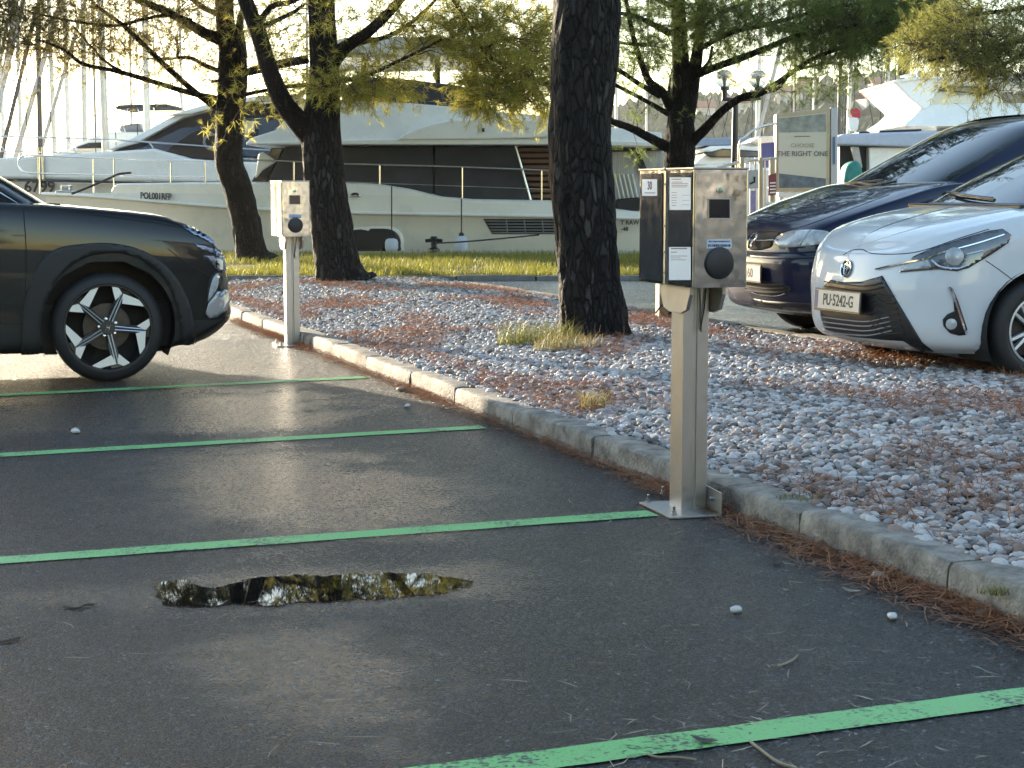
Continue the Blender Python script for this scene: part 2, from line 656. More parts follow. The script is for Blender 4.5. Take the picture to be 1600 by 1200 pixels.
def scatter(name, surf_mesh, coll, dist, density, smin, smax, m, seed=0, lift=0.006, tilt=0.5):
    o = link(bpy.data.objects.new(name, surf_mesh))
    g = bpy.data.node_groups.new(name, 'GeometryNodeTree')
    g.interface.new_socket('Geometry', in_out='INPUT', socket_type='NodeSocketGeometry')
    g.interface.new_socket('Geometry', in_out='OUTPUT', socket_type='NodeSocketGeometry')
    N = g.nodes.new; L = g.links.new
    gi, go = N('NodeGroupInput'), N('NodeGroupOutput')
    ds = N('GeometryNodeDistributePointsOnFaces')
    ds.distribute_method = 'POISSON'
    ds.inputs['Distance Min'].default_value = dist
    ds.inputs['Density Max'].default_value = density
    ds.inputs['Seed'].default_value = seed
    L(gi.outputs[0], ds.inputs['Mesh'])
    ci = N('GeometryNodeCollectionInfo')
    ci.inputs['Collection'].default_value = coll
    ci.inputs['Separate Children'].default_value = True
    ci.inputs['Reset Children'].default_value = True
    ip = N('GeometryNodeInstanceOnPoints')
    ip.inputs['Pick Instance'].default_value = True
    rr = N('FunctionNodeRandomValue'); rr.data_type = 'FLOAT_VECTOR'
    rr.inputs[0].default_value = (-tilt, -tilt, 0); rr.inputs[1].default_value = (tilt, tilt, 6.283)
    rs = N('FunctionNodeRandomValue'); rs.data_type = 'FLOAT'
    rs.inputs[2].default_value = smin; rs.inputs[3].default_value = smax
    sp = N('GeometryNodeSetPosition')
    rl = N('FunctionNodeRandomValue'); rl.data_type = 'FLOAT_VECTOR'
    rl.inputs[0].default_value = (0, 0, -lift); rl.inputs[1].default_value = (0, 0, lift * 2)
    L(ds.outputs['Points'], sp.inputs['Geometry']); L(rl.outputs[0], sp.inputs['Offset'])
    L(sp.outputs['Geometry'], ip.inputs['Points'])
    L(ci.outputs[0], ip.inputs['Instance'])
    L(rr.outputs[0], ip.inputs['Rotation'])
    L(rs.outputs[1], ip.inputs['Scale'])
    L(ip.outputs['Instances'], go.inputs[0])
    md = o.modifiers.new('scatter', 'NODES')
    md.node_group = g
    return o


gm = bed.data.copy()
grav = tag(scatter('gravel', gm, pcol, 0.0165, 4200, 0.38, 1.38, M_PEB), 'grey and white rounded gravel covering the planting bed', 'gravel', kind='stuff')

# ---- far verge: kerb, grass, quay edge, water
kerb3 = thing('kerb', 'grey stone kerb along the grass verge', 'kerb', (0, GY, 0))
kerb3['kind'] = 'structure'
fr3 = lambda u, v, z: Vector((u, GY + v, z))
for k in range(-18, 5):
    kerb_stone(k * 1.0 + .3, k * 1.0 + 1.3, 0.0, 0.13, 0.21, kerb3, M_KERB2, frame=fr3, rough=.004)
verge = tag(sheet('grass_verge', [(-40, GY + .12, .195), (4.6, GY + .12, .195), (4.6, 29.3, .195), (-40, 29.3, .195)], M_TURF), 'strip of soil and turf by the quay', kind='structure')
quay = tag(MB().box((0, 29.85, -0.9), (180, 1.1, 2.19)).box((48.7, 25.2, -.95), (88.2, 8.02, 2.28)).build('quay', M_CONC), 'concrete quay edge along the moorings', kind='structure')
mw, ntw, bw = newmat('harbour_water')
bw.inputs['Base Color'].default_value = (0.012, 0.022, 0.026, 1)
bw.inputs['Roughness'].default_value = 0.08
_n = ntw.nodes.new('ShaderNodeTexNoise'); _n.inputs['Scale'].default_value = 1.5; _n.inputs['Detail'].default_value = 6
_t = ntw.nodes.new('ShaderNodeTexCoord'); _b2 = ntw.nodes.new('ShaderNodeBump'); _b2.inputs['Strength'].default_value = .4; _b2.inputs['Distance'].default_value = .15
ntw.links.new(_t.outputs['Object'], _n.inputs['Vector']); ntw.links.new(_n.outputs['Fac'], _b2.inputs['Height']); ntw.links.new(_b2.outputs['Normal'], bw.inputs['Normal'])
tag(sheet('water', [(-3000, 30.4, -1.3), (3000, 30.4, -1.3), (3000, 4000, -1.3), (-3000, 4000, -1.3)], mw), 'harbour water behind the quay', kind='structure')


def leafmat(name, c1, c2, trans=0.5, rough=0.5):
    m = bpy.data.materials.new(name)
    m.use_nodes = True
    nt = m.node_tree
    nt.nodes.clear()
    N = nt.nodes.new; L = nt.links.new
    out = N('ShaderNodeOutputMaterial')
    geo = N('ShaderNodeNewGeometry')
    mx = N('ShaderNodeMix'); mx.data_type = 'RGBA'
    mx.inputs['A'].default_value = (*c1, 1); mx.inputs['B'].default_value = (*c2, 1)
    L(geo.outputs['Random Per Island'], mx.inputs['Factor'])
    d = N('ShaderNodeBsdfPrincipled'); d.inputs['Roughness'].default_value = rough
    L(mx.outputs['Result'], d.inputs['Base Color'])
    t = N('ShaderNodeBsdfTranslucent')
    L(mx.outputs['Result'], t.inputs['Color'])
    ms = N('ShaderNodeMixShader'); ms.inputs['Fac'].default_value = trans
    L(d.outputs[0], ms.inputs[1]); L(t.outputs[0], ms.inputs[2]); L(ms.outputs[0], out.inputs['Surface'])
    return m


M_GRASS = leafmat('grass_blade', (0.13, 0.15, 0.02), (0.30, 0.27, 0.05), 0.5)


def blades(name, P, hmin, hmax, w, m, lean=0.5, parent=None):
    n = len(P)
    a = RNG.uniform(0, 2 * np.pi, n)
    h = RNG.uniform(hmin, hmax, n)
    ln = RNG.uniform(0, lean, n) * h
    la = RNG.uniform(0, 2 * np.pi, n)
    side = np.stack([np.cos(a) * w / 2, np.sin(a) * w / 2, np.zeros(n)], 1)
    mid = P + np.stack([np.cos(la) * ln * .35, np.sin(la) * ln * .35, h * .6], 1)
    tip = P + np.stack([np.cos(la) * ln, np.sin(la) * ln, h], 1)
    vs = np.stack([P - side, P + side, mid + side * .7, mid - side * .7, tip], 1).reshape(-1, 3)
    k = np.arange(n)[:, None] * 5
    f = np.concatenate([k + np.array([[0, 1, 2]]), k + np.array([[0, 2, 3]]), k + np.array([[3, 2, 4]])], 0)
    return raw(name, vs, f, m, parent)


n = 90000
P = np.stack([RNG.uniform(-15, 4.5, n), GY + .15 + RNG.uniform(0, 1, n) ** 1.2 * 7.6, np.full(n, .19)], 1)
keep = np.array([noise.noise(Vector((p[0] * .9, p[1] * .9, 0))) > -0.28 + 0.5 * random.random() - .25 for p in P])
tag(blades('grass', P[keep], 0.03, 0.12, 0.009, M_GRASS, 0.9), 'sunlit yellow green grass along the quay', 'grass', kind='stuff')
# ================================================================== charging posts
def steel_mat(name, base, rough, wave, wscale, brushed=0.0):
    m, nt, b = newmat(name)
    L = nt.links.new; N = nt.nodes.new
    b.inputs['Base Color'].default_value = (*base, 1)
    b.inputs['Metallic'].default_value = 1
    tc = N('ShaderNodeTexCoord')
    mp = N('ShaderNodeMapping'); mp.inputs['Scale'].default_value = (wscale, wscale, wscale * (0.12 if brushed else 0.6))
    L(tc.outputs['Object'], mp.inputs['Vector'])
    nz = N('ShaderNodeTexNoise'); nz.inputs['Scale'].default_value = 1.0; nz.inputs['Detail'].default_value = 2 if not brushed else 6
    L(mp.outputs['Vector'], nz.inputs['Vector'])
    bp = N('ShaderNodeBump'); bp.inputs['Strength'].default_value = wave; bp.inputs['Distance'].default_value = 0.01 if not brushed else .001
    L(nz.outputs['Fac'], bp.inputs['Height']); L(bp.outputs['Normal'], b.inputs['Normal'])
    n2 = N('ShaderNodeTexNoise'); n2.inputs['Scale'].default_value = 30; n2.inputs['Detail'].default_value = 6
    L(tc.outputs['Object'], n2.inputs['Vector'])
    mr = N('ShaderNodeMapRange'); mr.inputs['From Min'].default_value = .35; mr.inputs['From Max'].default_value = .7; mr.inputs['To Min'].default_value = rough; mr.inputs['To Max'].default_value = rough + .14
    L(n2.outputs['Fac'], mr.inputs['Value']); L(mr.outputs['Result'], b.inputs['Roughness'])
    return m


M_MIRROR = steel_mat('polished_steel', (0.58, 0.59, 0.60), 0.07, 0.35, 9)
M_BRUSH = steel_mat('brushed_steel', (0.44, 0.43, 0.42), 0.32, 0.35, 60, 1)
M_PANEL = mat('dark_steel_reflection', (0.035, 0.042, 0.052), 0.12, 0.0, spec=0.6, var=.2, rvar=.05, vscale=20)
M_BLACK = mat('black_plastic', (0.012, 0.012, 0.014), 0.35)
M_SOCK = mat('socket_cover', (0.014, 0.016, 0.02), 0.45, bump=.1, bscale=200)
M_PAPER = mat('sticker_paper', (0.62, 0.70, 0.80), 0.5, var=.05)
M_INK = mat('printed_ink', (0.03, 0.04, 0.10), 0.6)
M_INKG = mat('pale_print', (0.18, 0.24, 0.36), 0.6)
M_LED = mat('green_lens', (0.25, 0.6, 0.35), 0.15)
M_BOLT = mat('bolt_steel', (0.5, 0.48, 0.45), 0.25, 1.0)
M_GLASSD = mat('dark_display_glass', (0.012, 0.010, 0.016), 0.05, spec=.6)

unit = thing('charging_post', 'twin box steel charging post with sticker 30 in front of the large pine', 'charging post', tuple(uv(0, 0)), KANG, 'steel charging posts along the kerb')


def lc(x, y, z):
    return uv(y, x, z)


def lbox(mb, x0, x1, y0, y1, z0, z1):
    return mb.hexa([lc(x0, y0, z0), lc(x1, y0, z0), lc(x1, y1, z0), lc(x0, y1, z0), lc(x0, y0, z1), lc(x1, y0, z1), lc(x1, y1, z1), lc(x0, y1, z1)])


# column: folded profile with a raised centre strip
mb = MB()
prof = [(-.03, .0), (.018, .0), (.018, .005), (.030, .005), (.030, .0), (.08, .0), (.08, .11), (-.03, .11)]
mb.prism([lc(x, y, .006) for x, y in prof], (0, 0, .92))
mb.build('column', M_BRUSH, unit, bevel=.0025)
# base plate with folded upright flange and bolts
A, B, Cc = gnd(999, 788), gnd(1046, 812), gnd(1128, 808)
D = A + (Cc - B)
up = Vector((0, 0, 1))
MB().hexa([A + up * .002, B + up * .002, Cc + up * .002, D + up * .002, A + up * .010, B + up * .010, Cc + up * .010, D + up * .010]).build('base_plate', M_BRUSH, unit, bevel=.001)
e = (Cc - B).normalized() * .006
MB().hexa([Cc - e + up * .0105, Cc + up * .0105, D + up * .0105, D - e + up * .0105, Cc - e + up * .095, Cc + up * .095, D + up * .105, D - e + up * .105]).build('side_flange', M_BRUSH, unit, bevel=.001)
for px, py, ax in ((1013, 784, 0), (1053, 803, 0), (1036, 771, 0), (1118, 783, 1), (1112, 790, 1)):
    mb = MB()
    if ax == 0:
        p = gnd(px, py, .010)
        mb.lathe([(.014, .0005), (.014, .003), (.0095, .0035), (.0095, .012), (.006, .0125), (.006, .028), (.003, .031)], p, (0, 0, 1), 8)
    else:
        p = Cc.lerp(D, .25 if px == 1118 else .7) + up * .06 - e
        mb.lathe([(.011, .0005), (.011, .003), (.008, .0035), (.008, .012), (.004, .013)], p, -(Cc - B), 8)
    mb.build('bolt', M_BOLT, unit, smooth=30)
# mounting cheeks under the boxes
for x0, x1 in ((-.052, -.036), (.086, .102)):
    poly = [(-.10, .905), (-.10, .86), (-.07, .80), (-.02, .785), (.09, .785), (.14, .80), (.17, .86), (.17, .905)]
    MB().prism([lc(x0, y, z) for y, z in poly], V * (x1 - x0)).build('mounting_cheek', M_BRUSH, unit, bevel=.002)
MB().prism([lc(.035, -.012, .90), lc(.066, -.012, .90), lc(.066, -.012, .71), lc(.045, -.012, .71)], U * .010).build('cable_gusset', M_BRUSH, unit, bevel=.001)
MB().tube([lc(.058, -.02, .90), lc(.048, -.022, .80), lc(.036, -.016, .72)], .003, 6).build('cable', M_BLACK, unit)

ZB, ZT = .893, 1.335
XL, XR = -.095, .13


def face_pt(px, py, y):
    """pixel on the plane local y = const"""
    d = ray(px, py)
    n = U
    t = (uv(y, 0) - CAMP).dot(n) / d.dot(n)
    return CAMP + d * t


def face_px(px, py, x):
    d = ray(px, py)
    t = (uv(0, x) - CAMP).dot(V) / d.dot(V)
    return CAMP + d * t


def quadpx(fn, x0, y0, x1, y1, c, off, th):
    """a thin plate lying on a face, corners given in pixels"""
    P = [fn(x0, y1, c), fn(x1, y1, c), fn(x1, y0, c), fn(x0, y0, c)]
    return MB().prism([p + off for p in P], off.normalized() * th)


for (y0, y1) in ((-.215, .02), (.046, .281)):
    front = y0 < 0
    bx = lbox(MB(), XL, XR, y0, y1, ZB, ZT).build('cabinet', M_MIRROR, unit, bevel=.003)
    # lid lip
    lbox(MB(), XL - .004, XR + .004, y0 - .004, y1 + .004, ZT + .0005, ZT + .006).build('lid', M_BRUSH, bx, bevel=.001)
    # dark glossy sheet: the steel side's dark reflection put into its colour
    lbox(MB(), XL - .0035, XL - .0005, y0 + .012, y1 - .018, ZB + .014, ZT - .012).build('reflection_sheet', M_PANEL, bx, bevel=.0008)
    # hinge strip between the two cabinets
    if front:
        lbox(MB(), XL - .006, XL + .01, y1 + .0005, y1 + .008, ZB + .004, ZT - .004).build('hinge_strip', M_BRUSH, bx)
        for z in (.94, 1.02, 1.12, 1.28):
            MB().lathe([(.004, 0), (.004, .004), (.002, .0055)], lc(XL - .006, y1 + .004, z), -V, 8).build('rivet', M_BOLT, bx)
        # front door skin
        dr = lbox(MB(), XL + .006, XR - .006, y0 - .004, y0 - .0005, ZB + .006, ZT - .014).build('door', M_MIRROR, unit, bevel=.0012)
        yq = y0 - .004
        n = -U
        quadpx(face_pt, 1106, 310, 1141, 342, yq, n * .0004, .003).build('display_frame', M_BRUSH, dr)
        quadpx(face_pt, 1107.5, 311.5, 1139.5, 340.5, yq, n * .0036, .0006).build('display', M_GLASSD, dr)
        c = face_pt(1123.5, 411, yq)
        MB().lathe([(.0605, .0004), (.0605, .004), (.057, .006), (.057, .0105), (.053, .0125), (.002, .0128)], c, n, 40).build('socket_cover', M_SOCK, dr, smooth=30)
        c = face_pt(1124.5, 297, yq)
        MB().lathe([(.0125, .0004), (.0125, .003), (.009, .0035)], c, n, 16).build('lamp_bezel', M_BOLT, dr, smooth=30)
        MB().lathe([(.008, .0036), (.0075, .006), (.004, .0085), (.0005, .009)], c, n, 16).build('indicator_lamp', M_LED, dr, smooth=50)
        st = quadpx(face_pt, 1104, 374, 1143, 388, yq, n * .0004, .0008).build('label_sticker', M_PAPER, dr)
        for k, (a, b, yy) in enumerate(((1107, 1140, 377.3), (1106, 1141, 383.6))):
            mb = MB()
            x = a
            while x < b:
                w = random.uniform(1.2, 3.6)
                q = quadpx(face_pt, x, yy - (1.1 if k == 0 else 1.9), min(x + w, b), yy + (1.1 if k == 0 else 1.9), yq, n * .0014, .0003)
                mb.add(q.v, q.f)
                x += w + random.uniform(.5, 1.2)
            mb.build('printed_row', M_INK, st)
        # papers on the dark reflection sheet
        for (x0, y0_, x1, y1_, rows) in ((1046.5, 277, 1079.5, 328, ((280, .55, 1), (284.5, .62, .7), (287, .95, .7), (289.5, .95, .7), (292, .9, .7), (301, .3, .6), (305, .3, .6), (309, .34, .6), (313, .3, .6), (317, .3, .6), (321, .25, .6))),
                                         (1045.5, 386, 1079.5, 437.5, ((388.5, .9, 1.4), (394, .35, .9), (400, .9, .6), (403, .55, .6), (406, .85, .6)))):
            nn = -V
            pp = quadpx(face_px, x0, y0_, x1, y1_, XL - .0035, nn * .0004, .0006).build('notice_paper', M_PAPER, bx)
            for (yy, fr, hh) in rows:
                quadpx(face_px, x0 + 3, yy - hh * .55, x0 + 3 + (x1 - x0 - 6) * fr, yy + hh * .55, XL - .0045, nn * .0002, .0003).build('printed_row', M_INK, pp)
            if y0_ < 300:
                for yy in (305, 313, 320):
                    quadpx(face_px, 1066, yy - .3, 1077, yy + .3, XL - .0045, nn * .0002, .0003).build('printed_row', M_INKG, pp)
    else:
        nn = -V
        pp = quadpx(face_px, 1003.5, 280, 1027, 306, XL - .0035, nn * .0004, .0006).build('number_sticker', M_PAPER, bx)
        c = face_px(1015.2, 290.5, XL - .0047)
        text('number', '30', .044, c, U * -1, (0, 0, 1), M_INK, pp, depth=.0004, bold=.0012)
        quadpx(face_px, 1007, 300.5, 1024, 302.3, XL - .0045, nn * .0002, .0003).build('printed_row', M_INKG, pp)

far = copy_tree(unit, None, tuple(uv(7.69, .072)), KANG - R(1.5))
far['label'] = 'smaller looking twin box steel charging post near the black car'


def kids(o):
    for c in o.children:
        yield c
        yield from kids(c)


for c in list(kids(far)):
    if c.name.startswith('number') and not c.name.startswith('number_sticker'):
        bpy.data.objects.remove(c)
FR[far.name] = Matrix.Translation(uv(7.69, .072)) @ Matrix.Rotation(KANG - R(1.5), 4, 'Z')

# low tan post on the far side of the bed
p = gnd(1034, 497, .19)
tp = thing('low_post', 'short tan steel post behind the charging post numbered 30', 'post', tuple(p), KANG)
M_TAN = mat('tan_painted_steel', (0.36, 0.27, 0.17), 0.45, var=.2)
MB().box(p + Vector((0, 0, .24)), (.085, .085, .465), Matrix.Rotation(KANG, 3, 'Z')).build('column', M_TAN, tp, bevel=.004)
MB().box(p + Vector((.01, 0, .004)), (.24, .18, .012), Matrix.Rotation(KANG, 3, 'Z')).build('base_plate', M_TAN, tp, bevel=.002)
MB().box(p + Vector((.075, .01, .10)), (.06, .10, .18), Matrix.Rotation(KANG, 3, 'Z')).build('junction_box', M_BLACK, tp, bevel=.004)
MB().tube([p + Vector((-.06, -.1, .05)), p + Vector((-.02, -.07, .10)), p + Vector((.03, -.05, .14)), p + Vector((.06, -.02, .15))], .007, 6).build('cable', M_BLACK, tp)
# ================================================================== pine trees
def bark_mat(name, dark, light, sc=26, bstr=1.0):
    m, nt, b = newmat(name)
    L = nt.links.new; N = nt.nodes.new
    tc = N('ShaderNodeTexCoord')
    mp = N('ShaderNodeMapping'); mp.inputs['Scale'].default_value = (1, 1, 0.30)
    L(tc.outputs['Object'], mp.inputs['Vector'])
    wob = N('ShaderNodeTexNoise'); wob.inputs['Scale'].default_value = 9; wob.inputs['Detail'].default_value = 4
    L(mp.outputs['Vector'], wob.inputs['Vector'])
    mw_ = N('ShaderNodeMix'); mw_.data_type = 'VECTOR'; mw_.inputs['Factor'].default_value = 0.10
    L(mp.outputs['Vector'], mw_.inputs['A']); L(wob.outputs['Color'], mw_.inputs['B'])
    v = N('ShaderNodeTexVoronoi'); v.feature = 'DISTANCE_TO_EDGE'; v.inputs['Scale'].default_value = sc
    L(mw_.outputs['Result'], v.inputs['Vector'])
    v2 = N('ShaderNodeTexVoronoi'); v2.inputs['Scale'].default_value = sc
    L(mw_.outputs['Result'], v2.inputs['Vector'])
    nz = N('ShaderNodeTexNoise'); nz.inputs['Scale'].default_value = 70; nz.inputs['Detail'].default_value = 6
    L(mp.outputs['Vector'], nz.inputs['Vector'])
    e = N('ShaderNodeMapRange'); e.inputs['From Min'].default_value = 0.02; e.inputs['From Max'].default_value = 0.20
    L(v.outputs['Distance'], e.inputs['Value'])
    h = N('ShaderNodeMath'); h.operation = 'MULTIPLY_ADD'; h.inputs[1].default_value = .35
    L(nz.outputs['Fac'], h.inputs[0]); L(e.outputs['Result'], h.inputs[2])
    bp = N('ShaderNodeBump'); bp.inputs['Strength'].default_value = bstr; bp.inputs['Distance'].default_value = 0.025
    L(h.outputs['Value'], bp.inputs['Height']); L(bp.outputs['Normal'], b.inputs['Normal'])
    # plate colour differs from plate to plate
    sp = N('ShaderNodeSeparateColor'); L(v2.outputs['Color'], sp.inputs['Color'])
    pr = N('ShaderNodeMapRange'); pr.inputs['From Min'].default_value = .72; pr.inputs['From Max'].default_value = 1.0
    L(sp.outputs['Red'], pr.inputs['Value'])
    pm = N('ShaderNodeMath'); pm.operation = 'MULTIPLY'
    L(pr.outputs['Result'], pm.inputs[0]); L(nz.outputs['Fac'], pm.inputs[1])
    c1 = N('ShaderNodeMix'); c1.data_type = 'RGBA'
    c1.inputs['A'].default_value = (*[(a + b_) * .14 for a, b_ in zip(dark, light)], 1); c1.inputs['B'].default_value = (*light, 1)
    L(pm.outputs['Value'], c1.inputs['Factor'])
    c2 = N('ShaderNodeMix'); c2.data_type = 'RGBA'
    c2.inputs['A'].default_value = (*dark, 1)
    L(e.outputs['Result'], c2.inputs['Factor']); L(c1.outputs['Result'], c2.inputs['B'])
    L(c2.outputs['Result'], b.inputs['Base Color'])
    b.inputs['Roughness'].default_value = 0.8
    b.inputs['Specular IOR Level'].default_value = 0.25
    return m


M_BARK = bark_mat('dark_pine_bark', (0.005, 0.004, 0.004), (0.10, 0.088, 0.084), 24)
M_BARK2 = bark_mat('brown_pine_bark', (0.008, 0.006, 0.005), (0.075, 0.058, 0.048), 24)
M_TWIG = mat('twig_bark', (0.055, 0.042, 0.034), 0.8, var=.3)
M_NEED_Y = leafmat('sunlit_pine_needles', (0.30, 0.32, 0.05), (0.72, 0.64, 0.17), 0.72)
M_NEED_G = leafmat('green_pine_needles', (0.11, 0.19, 0.045), (0.34, 0.40, 0.11), 0.66)
M_NEED_S = leafmat('sparse_pine_needles', (0.16, 0.16, 0.05), (0.42, 0.34, 0.11), 0.6)


def px_path(pts):
    """[(px,py,depth,width_px)] -> points and radii, smoothed"""
    q = []
    for (px, py, Y, w) in pts:
        p = at(px, py, Y)
        q.append((p.x, p.y, p.z, w / 2 * Y / FPX))
    s = cr(q, 6)
    return [Vector(a[:3]) for a in s], [max(.003, a[3]) for a in s]


def limb(name, P, r, m, parent, n=14, rough=0.06, seed=0.0, fine=0.05, flare=0.0):
    """bark-covered limb: rings every `fine` metres, ridged by noise"""
    pts, rad = [P[0]], [r[0]]
    for i in range(1, len(P)):
        k = max(1, int((P[i] - P[i - 1]).length / fine))
        for j in range(1, k + 1):
            pts.append(P[i - 1].lerp(P[i], j / k)); rad.append(r[i - 1] + (r[i] - r[i - 1]) * j / k)
    rings = []
    a = None
    for i, p in enumerate(pts):
        t = (pts[min(i + 1, len(pts) - 1)] - pts[max(i - 1, 0)]).normalized()
        a = t.orthogonal().normalized() if a is None else (a - t * a.dot(t)).normalized()
        b = t.cross(a)
        ring = []
        for k in range(n):
            an = 2 * math.pi * k / n
            d = a * math.cos(an) + b * math.sin(an)
            rr = rad[i]
            if flare:
                hgt = (p - pts[0]).length
                rr *= 1 + flare * math.exp(-hgt / .16) * (1 + .5 * math.sin(an * 4 + seed))
            q = p + d * rr
            w = Vector((q.x * 16, q.y * 16, q.z * 4.5 + seed))
            g = noise.noise(w) + .5 * noise.noise(w * 2.3)
            g = g if g > -.15 else -.15 + (g + .15) * 2.2
            ring.append(q + d * (g * rough * rr + 0.25 * rough * rr * noise.noise(Vector((q.x * 3, q.y * 3, q.z * 3 + seed)))))
        rings.append(ring)
    return MB().loft(rings).build(name, m, parent, smooth=60)


def needles(C, A, n, lmin, lmax, w, spread=1.0):
    """tufts: centres C, axes A -> triangles"""
    T = len(C)
    C = np.repeat(np.asarray(C), n, 0)
    A = np.repeat(np.asarray(A), n, 0)
    N_ = len(C)
    d = A + RNG.normal(0, spread, (N_, 3))
    d /= np.linalg.norm(d, axis=1)[:, None] + 1e-9
    l = RNG.uniform(lmin, lmax, N_)[:, None]
    s = np.cross(d, RNG.normal(0, 1, (N_, 3)))
    s /= np.linalg.norm(s, axis=1)[:, None] + 1e-9
    base = C + RNG.normal(0, .012, (N_, 3))
    ww = w * RNG.uniform(.6, 1.3, N_)[:, None] / 2
    v = np.stack([base - s * ww, base + s * ww, base + d * l * .55 + s * ww * .9 + np.array([0, 0, -.004]), base + d * l + np.array([0, 0, -.006])], 1).reshape(-1, 3)
    k = np.arange(N_)[:, None] * 4
    f = np.concatenate([k + np.array([[0, 1, 2]]), k + np.array([[0, 2, 3]])], 0)
    return v, f


class Grow:
    def __init__(s, seed):
        s.rnd = random.Random(seed)
        s.tw = MB()
        s.C, s.A = [], []

    def twig(s, p, d, L, r, level, tuft=1.0, droop=0.0, step=.09):
        """wavy twig; tufts on its outer part; a few side twigs"""
        rnd = s.rnd
        k = max(3, int(L / step))
        pts = [p.copy()]
        d = d.normalized()
        for i in range(k):
            d = (d + Vector((rnd.gauss(0, .16), rnd.gauss(0, .16), rnd.gauss(.02, .14) - droop * i / k))).normalized()
            p = p + d * (L / k)
            pts.append(p.copy())
        s.tw.tube(pts, [r * (1 - .75 * i / k) for i in range(k + 1)], 4 if r < .012 else 6, caps=False)
        for i, q in enumerate(pts):
            t = i / k
            if level > 0 and t > .2 and rnd.random() < .8:
                dd = (d * .7 + Vector((rnd.gauss(0, .8), rnd.gauss(0, .8), rnd.gauss(.1, .5)))).normalized()
                s.twig(q, dd, L * rnd.uniform(.3, .55) * (1.1 - .5 * t), r * .5 * (1 - .5 * t), level - 1, tuft, droop, step)
            if t > (.55 if level else .35) and rnd.random() < tuft:
                s.C.append(tuple(q + Vector((rnd.gauss(0, .01), rnd.gauss(0, .01), rnd.gauss(0, .01)))))
                s.A.append(tuple(d * .9))
        return pts

    def along(s, P, n, t0, L, r, level=1, tuft=1.0, up=.1, droop=0.0, flat=1.0):
        for _ in range(n):
            t = s.rnd.uniform(t0, 1)
            x = t * (len(P) - 1)
            i = min(int(x), len(P) - 2)
            q = P[i].lerp(P[i + 1], x - i)
            tg = (P[i + 1] - P[i]).normalized()
            d = tg * s.rnd.uniform(.3, 1.0) + Vector((s.rnd.gauss(0, .7), s.rnd.gauss(0, .7), s.rnd.gauss(up, .45)))
            s.twig(q, d, L * s.rnd.uniform(.5, 1.2), r, level, tuft, droop)

    def blob(s, px, py, Y, rx, ry, rd, n, L=.45, tuft=1.0, up=.15, level=0):
        """foliage mass: twigs spread through an ellipsoid"""
        c = at(px, py, Y)
        sx, sz = rx * Y / FPX, ry * Y / FPX
        for _ in range(n):
            while True:
                q = Vector((s.rnd.uniform(-1, 1), s.rnd.uniform(-1, 1), s.rnd.uniform(-1, 1)))
                if q.length < 1:
                    break
            p = c + Vector((q.x * sx, q.y * rd, q.z * sz))
            d = Vector((s.rnd.gauss(q.x * .6, .7), s.rnd.gauss(0, .7), s.rnd.gauss(up, .6)))
            s.twig(p, d, L * s.rnd.uniform(.6, 1.3), .0045, level, tuft, .1, .06)

    def finish(s, tree, mat_, n=12, lmin=.06, lmax=.11, w=.0055, spread=.75):
        s.tw.build('twigs', M_TWIG, tree)
        tree.children[-1]['kind'] = 'stuff'
        v, f = needles(s.C, s.A, n, lmin, lmax, w, spread)
        o = raw('crown', v, f, mat_, tree)
        return o


def canopy(tree, c, rx, ry, rz, n, mat_, seed, trunk_top=None):
    """upper crown: boughs radiating under an umbrella of long needle tufts"""
    rnd = random.Random(seed)
    c = Vector(c)
    C, A = [], []
    nb = 11
    for k in range(nb):
        an = k / nb * 6.283 + rnd.uniform(-.25, .25)
        q = c + Vector((math.cos(an) * rx * .85, math.sin(an) * ry * .85, rnd.uniform(-.2, .25) * rz))
        s0 = trunk_top if trunk_top is not None else c
        mid = s0.lerp(q, .5) + Vector((0, 0, rnd.uniform(.0, .3)))
        pts = [Vector(a) for a in cr([tuple(s0), tuple(mid), tuple(q)], 5)]
        MB().tube(pts, [.07 - .055 * i / (len(pts) - 1) for i in range(len(pts))], 6).build('bough', M_BARK2, tree)
    ncl = max(6, n // 90)
    for _ in range(ncl):
        an = rnd.uniform(0, 6.283)
        rr = math.sqrt(rnd.random())
        cc = c + Vector((math.cos(an) * rr * rx, math.sin(an) * rr * ry, (1 - rr * rr) * rz * .5 + rnd.uniform(-.4, .5) * rz))
        for _ in range(90):
            g = Vector((rnd.gauss(0, .42), rnd.gauss(0, .42), rnd.gauss(0, .2)))
            C.append(tuple(cc + g)); A.append((g.x, g.y, .6 + g.z))
    v, f = needles(C, A, 9, .14, .26, .016, .8)
    return raw('crown', v, f, mat_, tree)


M_NEED_C = leafmat('shaded_crown_needles', (0.035, 0.05, 0.018), (0.10, 0.12, 0.04), 0.35)  # darker copy of the needles, the crown's shade put into its colour
GT = 'pines growing along the gravel bed and quay'
# ---- big pine in the gravel
b0 = at(928, 526, 12.45)
t3 = thing('pine_tree', 'thick dark pine trunk rising from the gravel beside the charging post', 'tree', (b0.x, b0.y, .17), 0, GT)
P, r = px_path([(930, 545, 12.5, 116), (929, 520, 12.5, 108), (922, 450, 12.5, 97), (917, 380, 12.5, 95), (910, 290, 12.5, 97), (906, 200, 12.5, 98), (913, 100, 12.5, 102), (918, 0, 12.5, 102), (921, -120, 12.5, 96), (915, -300, 12.6, 88), (925, -520, 12.7, 78), (930, -900, 12.8, 66)])
limb('trunk', P, r, M_BARK, t3, 72, .075, 3.3, .035, .16)
canopy(t3, P[-1] + Vector((0.3, .5, .9)), 3.6, 3.6, 1.0, 6500, M_NEED_C, 3, P[-1])

